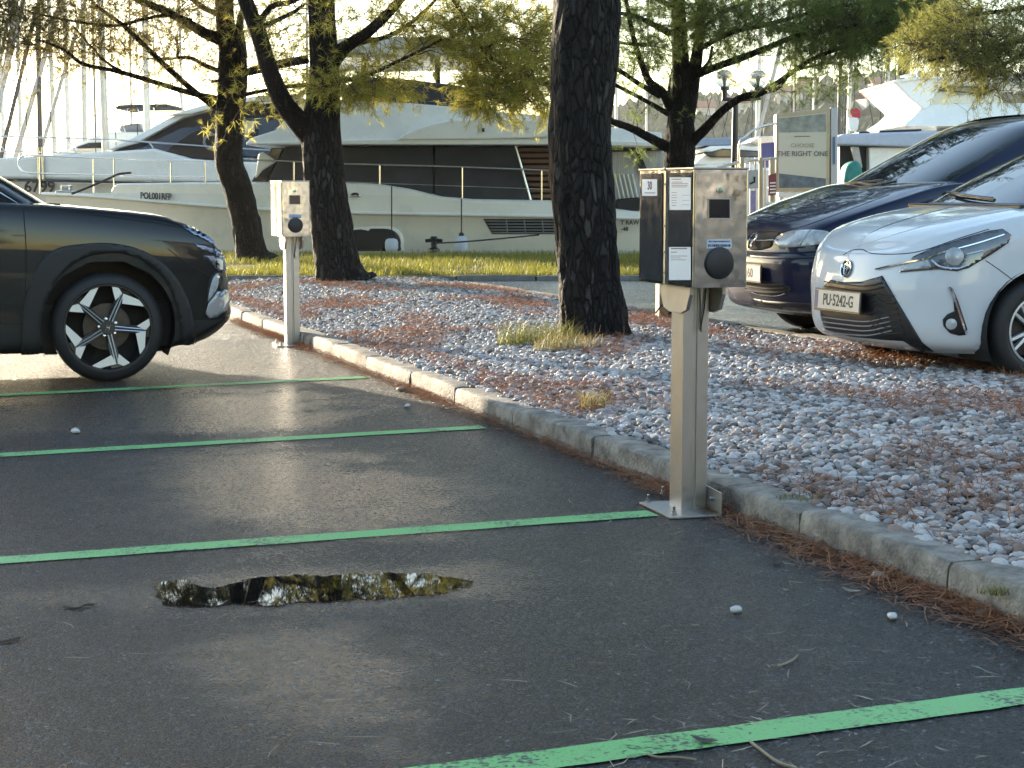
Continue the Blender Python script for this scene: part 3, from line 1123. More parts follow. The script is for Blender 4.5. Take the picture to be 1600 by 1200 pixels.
# ---- second pine, forked, beside the far charging post
Y2 = 20.2
b0 = at(532, 443, Y2)
t2 = thing('pine_tree', 'forked leaning pine at the end of the gravel bed behind the far charging post', 'tree', (b0.x, b0.y, .17), 0, GT)
P2, r = px_path([(538, 452, Y2, 86), (530, 430, Y2, 72), (520, 370, Y2, 66), (510, 300, Y2, 64), (503, 240, Y2, 62), (503, 180, Y2, 55), (507, 120, Y2, 47), (505, 60, Y2, 43), (502, 0, Y2, 40), (505, -90, Y2, 34), (498, -220, Y2, 28)])
limb('trunk', P2, r, M_BARK, t2, 40, .08, 9.1, .05, .22)
g = Grow(22)
for path in ([(488, 215, Y2, 40), (462, 185, Y2 - .1, 33), (440, 155, Y2 - .2, 30), (420, 105, Y2 - .3, 27), (403, 50, Y2 - .3, 25), (383, 0, Y2 - .3, 23), (360, -80, Y2 - .4, 18)],
             [(515, 95, Y2, 32), (545, 70, Y2 - .2, 20), (575, 50, Y2 - .4, 17), (605, 22, Y2 - .5, 15), (640, -15, Y2 - .6, 12), (700, -60, Y2 - .7, 9)],
             [(520, 85, Y2, 12), (560, 68, Y2 + .3, 8), (610, 55, Y2 + .5, 7), (655, 25, Y2 + .6, 6), (690, -10, Y2 + .8, 4)],
             [(523, 128, Y2, 8), (570, 118, Y2 - .2, 6), (630, 92, Y2 - .3, 5), (690, 62, Y2 - .5, 4)],
             [(480, 95, Y2, 9), (440, 103, Y2 + .3, 7), (405, 112, Y2 + .4, 6), (330, 128, Y2 + .6, 4)],
             [(480, 132, Y2, 7), (430, 138, Y2 + .3, 5), (380, 150, Y2 + .4, 4)],
             [(404, 35, Y2 - .3, 11), (425, 10, Y2 - .3, 9), (450, 4, Y2 - .2, 8), (480, -8, Y2, 6)],
             [(404, 44, Y2 - .3, 9), (432, 32, Y2 - .5, 7), (460, 18, Y2 - .6, 6), (478, 5, Y2 - .7, 5)],
             [(690, -30, Y2 - .4, 8), (725, 25, Y2 - .4, 7), (755, 78, Y2 - .3, 6), (800, 108, Y2 - .2, 6), (860, 132, Y2 - .1, 5)],
             [(755, 78, Y2 - .3, 5), (790, 60, Y2 - .2, 4), (850, 66, Y2, 4)]):
    P, r = px_path(path)
    limb('branch', P, r, M_BARK2, t2, 10, .05, path[0][0], .12)
    g.along(P, 6, .3, .8, .008, 1, .7)
g.blob(560, 138, Y2 - .2, 75, 15, .5, 221, .28, 1, .0)
g.blob(640, 40, Y2, 110, 50, .8, 153, .5, .8)
g.blob(600, 110, Y2, 80, 22, .6, 85, .4, .8)
g.blob(720, 55, Y2, 55, 50, .6, 153, .42, 1)
g.blob(790, 60, Y2, 75, 60, .8, 300, .42, 1)
g.blob(800, 130, Y2 - .1, 65, 38, .6, 280, .38, 1, .0)
g.blob(770, 155, Y2 - .2, 42, 18, .4, 153, .3, 1, .0)
g.blob(845, 100, Y2, 40, 70, .6, 150, .4, 1)
g.blob(460, 60, Y2, 60, 60, .6, 68, .5, .6)
g.blob(440, 150, Y2 + .5, 28, 10, .3, 51, .25, .9)
g.finish(t2, M_NEED_Y, 13)
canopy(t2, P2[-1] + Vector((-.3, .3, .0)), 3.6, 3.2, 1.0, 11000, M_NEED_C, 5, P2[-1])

# ---- third pine on the verge, left
Y1 = 26.0
b0 = at(396, 408, Y1)
t1 = thing('pine_tree', 'slim bent pine on the grass between the black car and the forked pine', 'tree', (b0.x, b0.y, .18), 0, GT)
P1, r = px_path([(400, 414, Y1, 60), (393, 395, Y1, 47), (384, 345, Y1, 45), (370, 290, Y1, 44), (358, 255, Y1, 43), (358, 200, Y1, 41), (359, 140, Y1, 38), (358, 80, Y1, 32), (352, 30, Y1, 29), (350, -30, Y1, 26), (352, -150, Y1, 21)])
limb('trunk', P1, r, M_BARK2, t1, 32, .08, 5.1, .06, .2)
g = Grow(11)
for path in ([(368, 190, Y1, 18), (378, 140, Y1 - .1, 16), (378, 80, Y1 - .1, 15), (374, 40, Y1 - .1, 12), (385, 0, Y1, 10), (400, -60, Y1, 8)],
             [(348, 62, Y1, 22), (320, 52, Y1 - .2, 17), (290, 34, Y1 - .4, 14), (255, 16, Y1 - .5, 12), (215, 0, Y1 - .6, 9), (170, -20, Y1 - .8, 6)],
             [(345, 172, Y1, 13), (310, 148, Y1 - .2, 10), (275, 118, Y1 - .3, 9), (240, 85, Y1 - .4, 8), (195, 42, Y1 - .5, 7), (150, 8, Y1 - .6, 5), (130, -20, Y1 - .7, 4)],
             [(345, 155, Y1, 10), (300, 146, Y1 - .3, 9), (240, 128, Y1 - .6, 8), (185, 112, Y1 - .8, 7), (130, 100, Y1 - 1, 6), (100, 78, Y1 - 1.1, 5), (60, 62, Y1 - 1.2, 3)],
             [(190, 112, Y1 - .8, 5), (165, 96, Y1 - .8, 4), (140, 70, Y1 - .8, 3), (125, 55, Y1 - .8, 3)],
             [(345, 112, Y1, 8), (320, 102, Y1 + .3, 7), (295, 90, Y1 + .5, 6), (262, 92, Y1 + .6, 4), (230, 92, Y1 + .7, 3)],
             [(300, 32, Y1 - .4, 6), (262, 24, Y1 - .5, 6), (225, 30, Y1 - .5, 5), (180, 40, Y1 - .6, 5), (120, 34, Y1 - .7, 4), (50, 20, Y1 - .8, 3)],
             [(277, 90, Y1 + .5, 5), (278, 75, Y1 + .5, 4), (274, 58, Y1 + .5, 4)],
             [(366, 118, Y1, 10), (395, 108, Y1 + .2, 8), (420, 100, Y1 + .4, 7), (480, 88, Y1 + .8, 5)],
             [(366, 152, Y1, 7), (410, 142, Y1 + .3, 6), (480, 132, Y1 + .6, 4)],
             [(346, 25, Y1, 9), (315, 10, Y1, 8), (290, -10, Y1, 6)]):
    P, r = px_path(path)
    limb('branch', P, r, M_BARK2, t1, 9, .05, path[0][1], .15)
    g.along(P, 11, .25, 1.0, .007, 1, .8)
g.blob(90, 45, Y1 - .8, 150, 52, 1.2, 323, .55, .9)
g.blob(260, 70, Y1 - .2, 110, 70, 1.0, 204, .55, .7)
g.blob(90, 85, Y1 - .8, 80, 28, .6, 102, .45, .9)
g.blob(240, 10, Y1 - .4, 200, 25, .8, 204, .5, .9)
g.blob(440, 40, Y1 + .4, 55, 60, .6, 85, .5, .7)
g.blob(30, 20, Y1 - .4, 60, 60, .8, 136, .5, 1)
g.finish(t1, M_NEED_S, 10, .05, .10, .006)
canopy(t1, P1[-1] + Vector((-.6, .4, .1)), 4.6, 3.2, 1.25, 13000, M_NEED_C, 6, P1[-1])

# ---- fourth pine behind the charging post
Y4 = 24.5
b0 = at(1062, 414, Y4)
t4 = thing('pine_tree', 'many stemmed spreading pine directly behind the charging post', 'tree', (b0.x, b0.y, .18), 0, GT)
P4, r = px_path([(1066, 416, Y4, 66), (1064, 380, Y4, 54), (1062, 300, Y4, 48), (1062, 255, Y4, 46), (1063, 215, Y4, 46), (1063, 165, Y4, 36), (1064, 110, Y4, 28), (1061, 50, Y4, 24), (1060, -10, Y4, 21), (1062, -150, Y4, 17)])
limb('trunk', P4, r, M_BARK2, t4, 32, .08, 1.7, .06, .2)
g = Grow(44)
for path in ([(1070, 190, Y4, 30), (1078, 150, Y4, 26), (1084, 115, Y4, 22), (1090, 80, Y4, 18), (1095, 30, Y4, 16), (1100, -40, Y4, 13)],
             [(1052, 235, Y4, 18), (1020, 218, Y4 - .2, 15), (985, 200, Y4 - .4, 12), (950, 186, Y4 - .6, 10), (900, 150, Y4 - .8, 8)],
             [(1072, 228, Y4, 20), (1100, 203, Y4 - .2, 16), (1130, 172, Y4 - .4, 13), (1160, 152, Y4 - .5, 12), (1190, 145, Y4 - .7, 10), (1225, 122, Y4 - .8, 8), (1270, 92, Y4 - 1, 7), (1330, 70, Y4 - 1.2, 5)],
             [(1178, 148, Y4 - .6, 7), (1215, 138, Y4 - .6, 6), (1240, 112, Y4 - .6, 5), (1290, 98, Y4 - .5, 4)],
             [(1085, 118, Y4, 14), (1115, 106, Y4 - .3, 12), (1160, 90, Y4 - .6, 11), (1200, 74, Y4 - .8, 9), (1250, 55, Y4 - 1, 8), (1330, 40, Y4 - 1.3, 6), (1420, 28, Y4 - 1.6, 4)],
             [(1090, 78, Y4, 9), (1140, 52, Y4 - .4, 8), (1200, 38, Y4 - .8, 7), (1290, 14, Y4 - 1.2, 5), (1380, 0, Y4 - 1.5, 4)],
             [(1080, 58, Y4, 8), (1130, 20, Y4 + .3, 7), (1200, -10, Y4 + .6, 5)],
             [(1050, 175, Y4, 16), (1036, 145, Y4 - .2, 14), (1015, 128, Y4 - .3, 12), (1003, 100, Y4 - .4, 10), (990, 60, Y4 - .5, 8), (978, 0, Y4 - .6, 6)],
             [(1032, 150, Y4 - .2, 10), (1000, 132, Y4 - .3, 8), (960, 105, Y4 - .5, 7), (920, 80, Y4 - .6, 5)],
             [(1044, 178, Y4, 9), (1010, 158, Y4 + .2, 7), (960, 132, Y4 + .4, 6)],
             [(1045, 165, Y4, 10), (1048, 130, Y4 + .2, 8), (1056, 95, Y4 + .3, 7)],
             [(1046, 52, Y4, 11), (1020, 38, Y4 - .2, 9), (990, 25, Y4 - .3, 7), (950, 18, Y4 - .4, 5)],
             [(1054, 12, Y4, 9), (1030, 0, Y4, 8), (1000, -15, Y4, 6)],
             [(1094, 112, Y4, 6), (1108, 95, Y4 - .1, 5), (1113, 72, Y4 - .1, 4)],
             [(1010, 70, Y4 - .4, 6), (980, 68, Y4 - .4, 5), (960, 66, Y4 - .4, 4)]):
    P, r = px_path(path)
    limb('branch', P, r, M_BARK2, t4, 9, .05, path[0][0], .12)
    g.along(P, 8, .35, .9, .007, 1, .9)
g.blob(1230, 30, Y4 - .8, 130, 38, 1.0, 391, .5, 1)
g.blob(1370, 45, Y4 - 1.2, 110, 40, 1.0, 714, .45, 1)
g.blob(1300, 85, Y4 - .9, 70, 22, .6, 119, .4, .9)
g.blob(1290, 125, Y4 - .7, 45, 22, .4, 51, .35, .9)
g.blob(1010, 40, Y4 - .3, 55, 45, .6, 153, .45, 1)
g.blob(1005, 95, Y4 - .3, 30, 30, .4, 68, .35, 1)
g.blob(1120, 20, Y4, 70, 35, .7, 187, .5, 1)
g.blob(1130, 80, Y4 - .2, 40, 18, .4, 51, .3, 1)
g.blob(1445, 25, Y4 - 1.6, 40, 40, .5, 255, .4, 1)
g.finish(t4, M_NEED_G, 13)
canopy(t4, P4[-1] + Vector((.6, 0, .2)), 3.8, 3.0, 1.2, 7000, M_NEED_C, 8, P4[-1])

# ---- fifth pine, its trunk beyond the frame
Y5 = 18.0
b0 = Vector((9.2, Y5 + .3, RZ))
t5 = thing('pine_tree', 'yellow green pine boughs hanging in above the white small car', 'tree', tuple(b0), 0, GT)
top = b0 + Vector((.2, 0, 4.6))
limb('trunk', [Vector(a) for a in cr([tuple(b0 - Vector((0, 0, .1))), tuple(b0 + Vector((.1, 0, 1.5))), tuple(b0 + Vector((-.05, 0, 3))), tuple(top)], 5)], [.24 - .006 * i for i in range(16)], M_BARK2, t5, 24, .08, 2.2, .1, .2)
g = Grow(55)
for path in ([(2050, 20, Y5 + .2, 16), (1800, 40, Y5, 12), (1620, 60, Y5 - .2, 9), (1520, 80, Y5 - .3, 6), (1450, 95, Y5 - .4, 4)],
             [(2050, -60, Y5 + .2, 14), (1800, -20, Y5, 10), (1600, 12, Y5 - .1, 7), (1500, 25, Y5 - .1, 5)],
             [(1650, 55, Y5 - .1, 7), (1580, 95, Y5, 6), (1520, 125, Y5, 4)]):
    P, r = px_path(path)
    limb('branch', P, r, M_BARK2, t5, 9, .05, path[0][1], .12)
    g.along(P, 8, .4, .7, .007, 1, .9)
g.blob(1560, 40, Y5, 110, 60, .8, 561, .36, 1)
g.blob(1500, 80, Y5 - .3, 70, 34, .5, 289, .3, 1, .0)
g.blob(1560, 112, Y5 - .1, 60, 36, .5, 204, .3, 1, .0)
g.blob(1450, 70, Y5 - .3, 45, 18, .3, 119, .26, 1, .0)
g.blob(1680, 60, Y5, 60, 80, .8, 136, .4, 1)
g.finish(t5, leafmat('olive_pine_needles', (.17, .20, .045), (.42, .40, .12), .66), 10, .05, .09, .0045)
canopy(t5, top + Vector((.6, 0, .9)), 2.8, 2.8, .8, 3000, M_NEED_C, 9, top)

# ---- sixth pine, just outside the frame on the left
b0 = Vector((-11.4, 25.6, .18))
t6 = thing('pine_tree', 'pine standing just beyond the left edge, its needles reaching in at the corner', 'tree', tuple(b0), 0, GT)
top = b0 + Vector((.3, 0, 3.3))
limb('trunk', [Vector(a) for a in cr([tuple(b0 - Vector((0, 0, .1))), tuple(b0 + Vector((.15, 0, 1.2))), tuple(b0 + Vector((.05, 0, 2.3))), tuple(top)], 5)], [.22 - .006 * i for i in range(16)], M_BARK2, t6, 24, .08, 2.2, .1, .2)
canopy(t6, top + Vector((0, 0, .5)), 3.3, 3.0, .95, 9000, M_NEED_C, 19, top)
# ================================================================== shapes laid onto curved bodies
def inside(poly, x, y):
    c = False
    j = len(poly) - 1
    for i in range(len(poly)):
        xi, yi = poly[i]
        xj, yj = poly[j]
        if (yi > y) != (yj > y) and x < (xj - xi) * (y - yi) / (yj - yi) + xi:
            c = not c
        j = i
    return c


def smooth_poly(poly, n=4):
    return [tuple(p) for p in cr([(*p, 0) for p in poly] + [(*poly[0], 0)], n)[:-1]]


def body_bvh(*objs):
    vs, fs = [], []
    for o in objs:
        F = FR.get(o.name, Matrix.Identity(4))
        k = len(vs)
        vs += [F @ v.co for v in o.data.vertices]
        fs += [[i + k for i in p.vertices] for p in o.data.polygons]
    return BVHTree.FromPolygons(vs, fs)


def cast(bvh, px, py, guess=None):
    d = ray(px, py).normalized()
    h = bvh.ray_cast(CAMP, d)
    if h[0] is not None:
        n = h[1]
        if n.dot(d) > 0:
            n = -n
        return h[0], n
    g = CAMP + d * (guess or 12.0)
    h = bvh.find_nearest(g)
    n = h[1]
    if n.dot(d) > 0:
        n = -n
    return h[0], n


def patch(bvh, poly, off=.003, res=6.0, soft=True, n=4):
    """closed outline in pixels -> triangulated patch lying `off` above the surface"""
    P = [(p[0], p[1]) for p in (smooth_poly(poly, n) if soft else poly)]
    B = []
    for i, p in enumerate(P):
        q = P[(i + 1) % len(P)]
        d = math.dist(p, q)
        k = max(1, int(d / res))
        for j in range(k):
            B.append((p[0] + (q[0] - p[0]) * j / k, p[1] + (q[1] - p[1]) * j / k))
    nb = len(B)
    xs = [p[0] for p in B]
    ys = [p[1] for p in B]
    pts = [Vector(p) for p in B]
    y = min(ys) + res / 2
    while y < max(ys):
        x = min(xs) + res / 2
        while x < max(xs):
            if inside(B, x, y) and min((x - b[0]) ** 2 + (y - b[1]) ** 2 for b in B) > (res * .45) ** 2:
                pts.append(Vector((x, y)))
            x += res
        y += res
    r = delaunay_2d_cdt(pts, [(i, (i + 1) % nb) for i in range(nb)], [], 1, 1e-4)
    first = cast(bvh, *B[0])[0]
    g = None
    for b in B:
        h = bvh.ray_cast(CAMP, ray(*b).normalized())
        if h[0] is not None:
            g = (h[0] - CAMP).length
            break
    vs = []
    for p in r[0]:
        q, nn = cast(bvh, p.x, p.y, g)
        vs.append(q + nn * off)
    return vs, [f for f in r[2]]


def decal(name, bvh, poly, m, parent, off=.004, th=.006, res=6.0, soft=True, mirror=False, n=4, smooth=40):
    vs, fs = patch(bvh, poly, off, res, soft, n)
    mb = MB().add(vs, fs)
    o = mb.build(name, m, parent, smooth=smooth)
    # outward facing then thickened inwards
    me = o.data
    F = FR[o.name]
    if len(me.polygons):
        c = F @ me.polygons[0].center
        nn = F.to_3x3() @ me.polygons[0].normal
        if nn.dot(CAMP - c) < 0:
            me.flip_normals()
    q = o.modifiers.new('solid', 'SOLIDIFY')
    q.thickness = th
    q.offset = -1
    if mirror:
        mirror_y(o)
    return o


def mirror_y(o):
    me = o.data.copy()
    me.transform(Matrix.Scale(-1, 4, (0, 1, 0)))
    me.flip_normals()
    c = link(bpy.data.objects.new(o.name.split('.')[0], me))
    c.parent = o.parent
    FR[c.name] = FR[o.name]
    for md in o.modifiers:
        q = c.modifiers.new(md.name, md.type)
        if md.type == 'SOLIDIFY':
            q.thickness = md.thickness
            q.offset = md.offset
    return c


def seam(name, bvh, line, m, parent, r=.003, off=.0005, mirror=False, n=5, res=4):
    P = cr([(*p, 0) for p in line], n)
    pts = []
    g = None
    for p in P:
        h = bvh.ray_cast(CAMP, ray(p[0], p[1]).normalized())
        if h[0] is not None:
            g = (h[0] - CAMP).length
            break
    for p in P:
        q, nn = cast(bvh, p[0], p[1], g)
        pts.append(q + nn * off)
    o = MB().tube(pts, r, 5).build(name, m, parent, smooth=60)
    if mirror:
        mirror_y(o)
    return o
# ================================================================== boats
M_GEL = mat('white_gelcoat', (0.82, 0.81, 0.76), 0.28, var=.05, vscale=1.5, rvar=.08, coat=.2)
M_GELC = mat('cream_gelcoat', (0.76, 0.72, 0.62), 0.3, var=.06, vscale=1.5, rvar=.08, coat=.2)
M_CANVAS = mat('charcoal_canvas', (0.028, 0.032, 0.040), 0.75, var=.25, vscale=2.5, bump=.4, bscale=6)
M_TINT = mat('tinted_glass', (0.015, 0.02, 0.028), 0.05, spec=.7)
M_CHROME = mat('stainless_tube', (0.70, 0.70, 0.68), 0.15, 1.0)
M_TEAK = mat('teak_slat', (0.15, 0.075, 0.045), 0.5, var=.3, vscale=9, stretch=(1, 1, 8))
M_DARK = mat('dark_recess', (0.012, 0.012, 0.014), 0.6)
M_ROPE = mat('dark_rope', (0.03, 0.028, 0.03), 0.9)
M_FEND = mat('fender_vinyl', (0.55, 0.60, 0.68), 0.4, var=.08)
M_GREYP = mat('grey_plastic', (0.22, 0.23, 0.25), 0.45)
M_NAVY = mat('navy_gelcoat', (0.014, 0.018, 0.028), 0.12, spec=.6, coat=.3)
M_MASTA = mat('mast_aluminium', (0.46, 0.45, 0.43), 0.4, 0.6, var=.1)
M_MASTW = mat('mast_white', (0.66, 0.63, 0.57), 0.4, var=.1)
M_MASTK = mat('mast_dark', (0.05, 0.045, 0.05), 0.4, var=.1)
M_SAILC = mat('sail_cover', (0.40, 0.38, 0.36), 0.8, var=.15, bump=.3, bscale=4)
M_CLEAR = mat('vinyl_curtain', (0.42, 0.42, 0.42), 0.25, var=.25, vscale=5, stretch=(6, 1, .5), bump=.6, bscale=8)
M_LET = mat('boat_lettering', (0.02, 0.02, 0.025), 0.5)


def slab(name, poly, y0, y1, m, parent, bevel=.03, seg=3, soft=False, inset=0.0, n=3):
    P = [(p[0], p[1]) for p in (smooth_poly(poly, n) if soft else poly)]
    a = [at(px, py, y0) for px, py in P]
    b = [Vector((q.x, y1, q.z)) for q in a]
    if inset:
        zc = min(q.z for q in a)
        h = max(q.z for q in a) - zc
        yc = (y0 + y1) / 2
        for L_ in (a, b):
            for q in L_:
                q.y = yc + (q.y - yc) * (1 - inset * (q.z - zc) / h)
    mb = MB()
    k = len(P)
    mb.add(a + b, [list(range(k)), [i + k for i in range(k)][::-1]] + [(i, i + k, (i + 1) % k + k, (i + 1) % k) for i in range(k)])
    return mb.build(name, m, parent, bevel=bevel, seg=seg, smooth=50)


def hull(name, st, yc, zw, m, parent, rake=(1.5, .9, .45, .15)):
    """st: (px, sheer_py, rub_py, half_beam)"""
    rings = []
    for i_, (px, sp, rp, b) in enumerate(st):
        rk = rake[i_] if i_ < len(rake) else 0.0
        y = yc - b
        x = at(px, 310, y).x
        zs, zr = at(px, sp, y).z, at(px, rp, y).z
        sec = [(-b * .96, zs), (-b, zr), (-b * .985, zr - .05), (-b * .95, zr - .30), (-b * .86, zw + .25), (-b * .70, zw - .2), (0, zw - .5)]
        full = sec + [(-q, z) for q, z in sec[-2::-1]]
        rings.append([Vector((x + rk * max(0, zs - z) / max(.1, zs - zw), yc + q, z)) for q, z in full])
    return MB().loft(rings, True, True).build(name, m, parent, smooth=40)


def pxtube(name, pts, Y, r, m, parent, n=8, soft=3):
    P = [at(*p, Y if not hasattr(Y, '__len__') else Y[i]) for i, p in enumerate(pts)]
    if soft and len(P) > 2:
        P = [Vector(a) for a in cr([tuple(p) for p in P], soft)]
    return MB().tube(P, r, n).build(name, m, parent, smooth=60)


ZW = -1.3
# ---------------- central motor yacht
ya = thing('motor_yacht', 'cream motor yacht with dark canvas windows moored broadside behind the pines', 'yacht', (0, 34.5, ZW))
stA = [(66, 302, 303, .04), (100, 302, 304, .45), (150, 302, 307, .9), (200, 302, 311, 1.25), (260, 302, 316, 1.55), (350, 303, 323, 1.9), (450, 303, 329, 2.12), (540, 304, 332, 2.2), (640, 305, 334, 2.2), (760, 318, 336, 2.2), (860, 320, 338, 2.2), (1000, 334, 341, 2.16), (1043, 335, 342, 2.1)]
hA = hull('hull', stA, 34.5, ZW, M_GELC, ya)
bvA = body_bvh(hA)
pxtube('rub_rail', [(s[0], s[2]) for s in stA], [34.5 - s[3] - .01 for s in stA], .035, M_GEL, hA, 8)
sx_, sb_ = [s[0] for s in stA], [s[3] for s in stA]
rings = []
for (px, ty, by) in ((174, 297, 303), (177, 290, 304), (186, 286.5, 304), (230, 285.8, 304), (300, 285, 306), (350, 285, 321), (450, 285, 327), (540, 285, 330), (570, 286, 331), (600, 288.5, 331.5), (640, 295, 332), (690, 307, 333), (740, 311, 334), (860, 313, 336), (930, 322, 338), (1000, 331, 340), (1042, 333, 341)):
    hb = float(np.interp(px, sx_, sb_)) * .975 - .03
    Yn = 34.5 - hb
    p0, p1 = at(px, by, Yn), at(px, ty, Yn)
    rings.append([p0, p1 + Vector((0, 0, -.03)), p1 + Vector((0, .05, 0)), Vector((p1.x, 34.5 + hb - .05, p1.z)), Vector((p1.x, 34.5 + hb, p1.z - .03)), Vector((p0.x, 34.5 + hb, p0.z))])
bw_ = MB().loft(rings).build('bulwark', M_GEL, ya, smooth=40)
for a, b in (((398, 232, 676), 0), ((679, 232, 806), 1)):
    if b == 0:
        poly = [(418, 283), (446, 229), (676, 229), (676, 303), (640, 296), (600, 289.5), (540, 286)]
    else:
        poly = [(679, 229), (804, 229), (828, 312.5), (740, 311.5), (690, 307.5), (679, 304)]
    slab('canvas_cover', poly, 32.66 + .01 * b, 36.3, M_CANVAS, ya, .02)
slab('windscreen', [(392, 284), (424, 231), (444, 231), (416, 284)], 32.8, 36.2, M_TINT, ya, .02)
slab('windscreen_cover', [(398, 279), (404, 240), (410, 237), (432, 252), (410, 266)], 32.62, 32.72, M_GEL, ya, .03)
# teak louvre
slab('louvre_backing', [(806, 229), (866, 229), (866, 313), (830, 313)], 32.9, 36.2, M_DARK, ya, .01)
for k in range(9):
    y = 231 + k * 9.1
    xa = 809 + (y - 229) * .27
    slab('louvre_slat', [(xa, y), (864, y), (864, y + 5.6), (xa + 1.5, y + 5.6)], 32.72, 32.86, M_TEAK, ya, .008, 1)
pxtube('louvre_frame', [(806, 229), (829, 313)], 32.68, .025, M_CHROME, ya, 6, 0)
# roof and flybridge
roof = slab('roof', [(384, 224), (390, 216), (430, 203), (452, 176), (468, 161), (490, 157.5), (560, 157), (640, 160), (700, 165), (770, 173), (860, 181), (950, 198), (1000, 204), (1034, 207), (1035, 231), (860, 226.5), (600, 226), (385, 226.5)], 32.15, 36.85, M_GEL, ya, .10, 4, inset=.12)
slab('roof_moulding', [(620, 219), (640, 205), (690, 190), (740, 186), (862, 190), (862, 212), (800, 217)], 32.05, 32.3, M_GEL, roof, .07, 4, True)
slab('roof_lip', [(384, 223), (600, 217), (860, 217), (1032, 222), (1033, 229), (860, 226), (386, 226)], 32.10, 36.9, M_GEL, roof, .02)
slab('nav_light', [(753, 200), (757, 200), (757, 206), (753, 206)], 31.99, 32.05, M_DARK, roof, .005)
slab('flybridge_screen', [(530, 164), (548, 128), (566, 119), (640, 124), (700, 131), (752, 141), (772, 176), (700, 170)], 32.75, 36.2, M_CANVAS, ya, .06)
slab('hardtop', [(488, 80), (500, 64), (560, 57), (700, 58), (748, 66), (748, 86), (560, 90), (490, 88)], 32.5, 36.5, M_GEL, ya, .06, 3)
for (x, y0, y1, w) in ((683, 86, 136, 8), (568, 88, 124, 6), (742, 84, 140, 8)):
    slab('hardtop_post', [(x - w / 2, y0), (x + w / 2, y0), (x + w / 2 + 1, y1), (x - w / 2 + 1, y1)], 33.0, 33.14, M_DARK, ya, .01)
    slab('hardtop_post', [(x - w / 2, y0), (x + w / 2, y0), (x + w / 2 + 1, y1), (x - w / 2 + 1, y1)], 35.8, 35.94, M_DARK, ya, .01)
# rails
pxtube('hand_rail', [(340, 247), (385, 249), (450, 252), (540, 256), (700, 260), (866, 266.5)], 32.5, .017, M_CHROME, ya)
pxtube('lower_wire', [(540, 284), (700, 290), (866, 296)], 32.5, .006, M_CHROME, ya)
for (x, y0, y1) in ((459, 253, 286), (593, 257, 290), (722, 261, 314), (846, 266, 322)):
    pxtube('stanchion', [(x, y0), (x, y1)], 32.5, .016, M_CHROME, ya, 6, 0)
pxtube('bow_rail', [(345, 253), (319, 252), (175, 247.5), (60, 243), (36, 244), (29, 250), (31, 262), (47, 270), (120, 272), (319, 277)], [32.9, 33.0, 33.6, 34.2, 34.4, 34.5, 34.4, 34.2, 33.8, 33.0], .017, M_CHROME, ya)
for (x, y0, y1, Y) in ((146, 249, 301, 33.7), (178, 247.5, 303, 33.6), (267, 255, 287, 33.2), (320, 252, 304, 32.9), (62, 243, 303, 34.3)):
    pxtube('stanchion', [(x, y0), (x, y1)], Y, .016, M_CHROME, ya, 6, 0)
# hull details
decal('hull_window', bvA, [(553, 359), (585, 357), (612, 359), (624, 370), (626, 384), (620, 393), (553, 394), (549, 376)], M_DARK, ya, .004, .01, 8)
decal('window_surround', bvA, [(546, 357), (585, 353.5), (616, 355.5), (629, 368), (631, 388), (626, 396), (546, 396), (543, 376)], M_GEL, ya, .001, .01, 8)
q, nn = cast(bvA, 541, 372)
ring = [q + Vector((math.cos(a) * .145, -.03, math.sin(a) * .16)) for a in np.linspace(0, 2 * math.pi, 25)]
MB().tube(ring, .022, 6).build('porthole_rim', M_CHROME, ya, smooth=60)
decal('vent_recess', bvA, [(755, 342), (872, 342), (872, 366), (769, 366)], M_DARK, ya, .003, .01, 8, False)
for k in range(5):
    y = 344.5 + k * 4.6
    decal('vent_slat', bvA, [(757 + k * 2.7, y), (872, y), (872, y + 1.7), (758.5 + k * 2.7, y + 1.7)], M_GREYP, ya, .02, .015, 9, False)
for x in (790, 818, 846):
    decal('vent_bar', bvA, [(x, 343), (x + 2, 343), (x + 4, 365), (x + 2, 365)], M_GREYP, ya, .022, .012, 9, False)
decal('fairlead', bvA, [(546, 306), (552, 303), (560, 303), (563, 306), (562, 308), (547, 308)], M_CHROME, ya, .03, .03, 4)
slab('fairlead', [(546, 304.5), (552, 301), (558, 301), (562, 304.5), (561, 307), (547, 307)], 32.36, 32.42, M_DARK, bw_, .008)
# registration letters and stern name
qa, qb = cast(bvA, 222, 308.5)[0], cast(bvA, 270, 310.5)[0]
qm, nm = cast(bvA, 245.5, 309.2)
rt = (qb - qa).normalized()
upv = nm.cross(rt)
upv = upv if upv.z > 0 else -upv
text('registration', 'POL001RFP', .175, qm + nm * .05 + Vector((0, 0, .012)), rt, Vector((0, 0, 1)), M_LET, hA, .006, .004, squeeze=.80)
qm = at(984, 348, 32.26)
text('stern_name', 'T RAW', .11, qm, (1, 0, 0), (0, 0, 1), M_LET, hA, .006, .003)
qm = at(976, 358, 32.30)
text('stern_number', '-48', .10, qm, (1, 0, 0), (0, 0, 1), M_LET, hA, .006, .004)
# aft cockpit
slab('aft_curtain', [(952, 236), (1036, 234), (1040, 334), (952, 326)], 32.75, 32.80, M_CLEAR, ya, .01)
slab('aft_beam', [(952, 232), (1036, 230), (1036, 235), (952, 237)], 32.6, 36.3, M_DARK, ya, .01)
slab('aft_strut', [(991, 236), (1000, 236), (1014, 272), (1004, 276)], 32.66, 32.74, M_DARK, ya, .01)
for k in range(5):
    x = 960 + k * 7
    pxtube('ladder_rail', [(x, 272), (x + 9, 312)], 32.70, .018, M_GEL, ya, 6, 0)
slab('aft_cushion', [(964, 311), (1000, 308), (1004, 312), (1003, 329), (966, 331), (962, 322)], 32.5, 34.5, M_DARK, ya, .06)
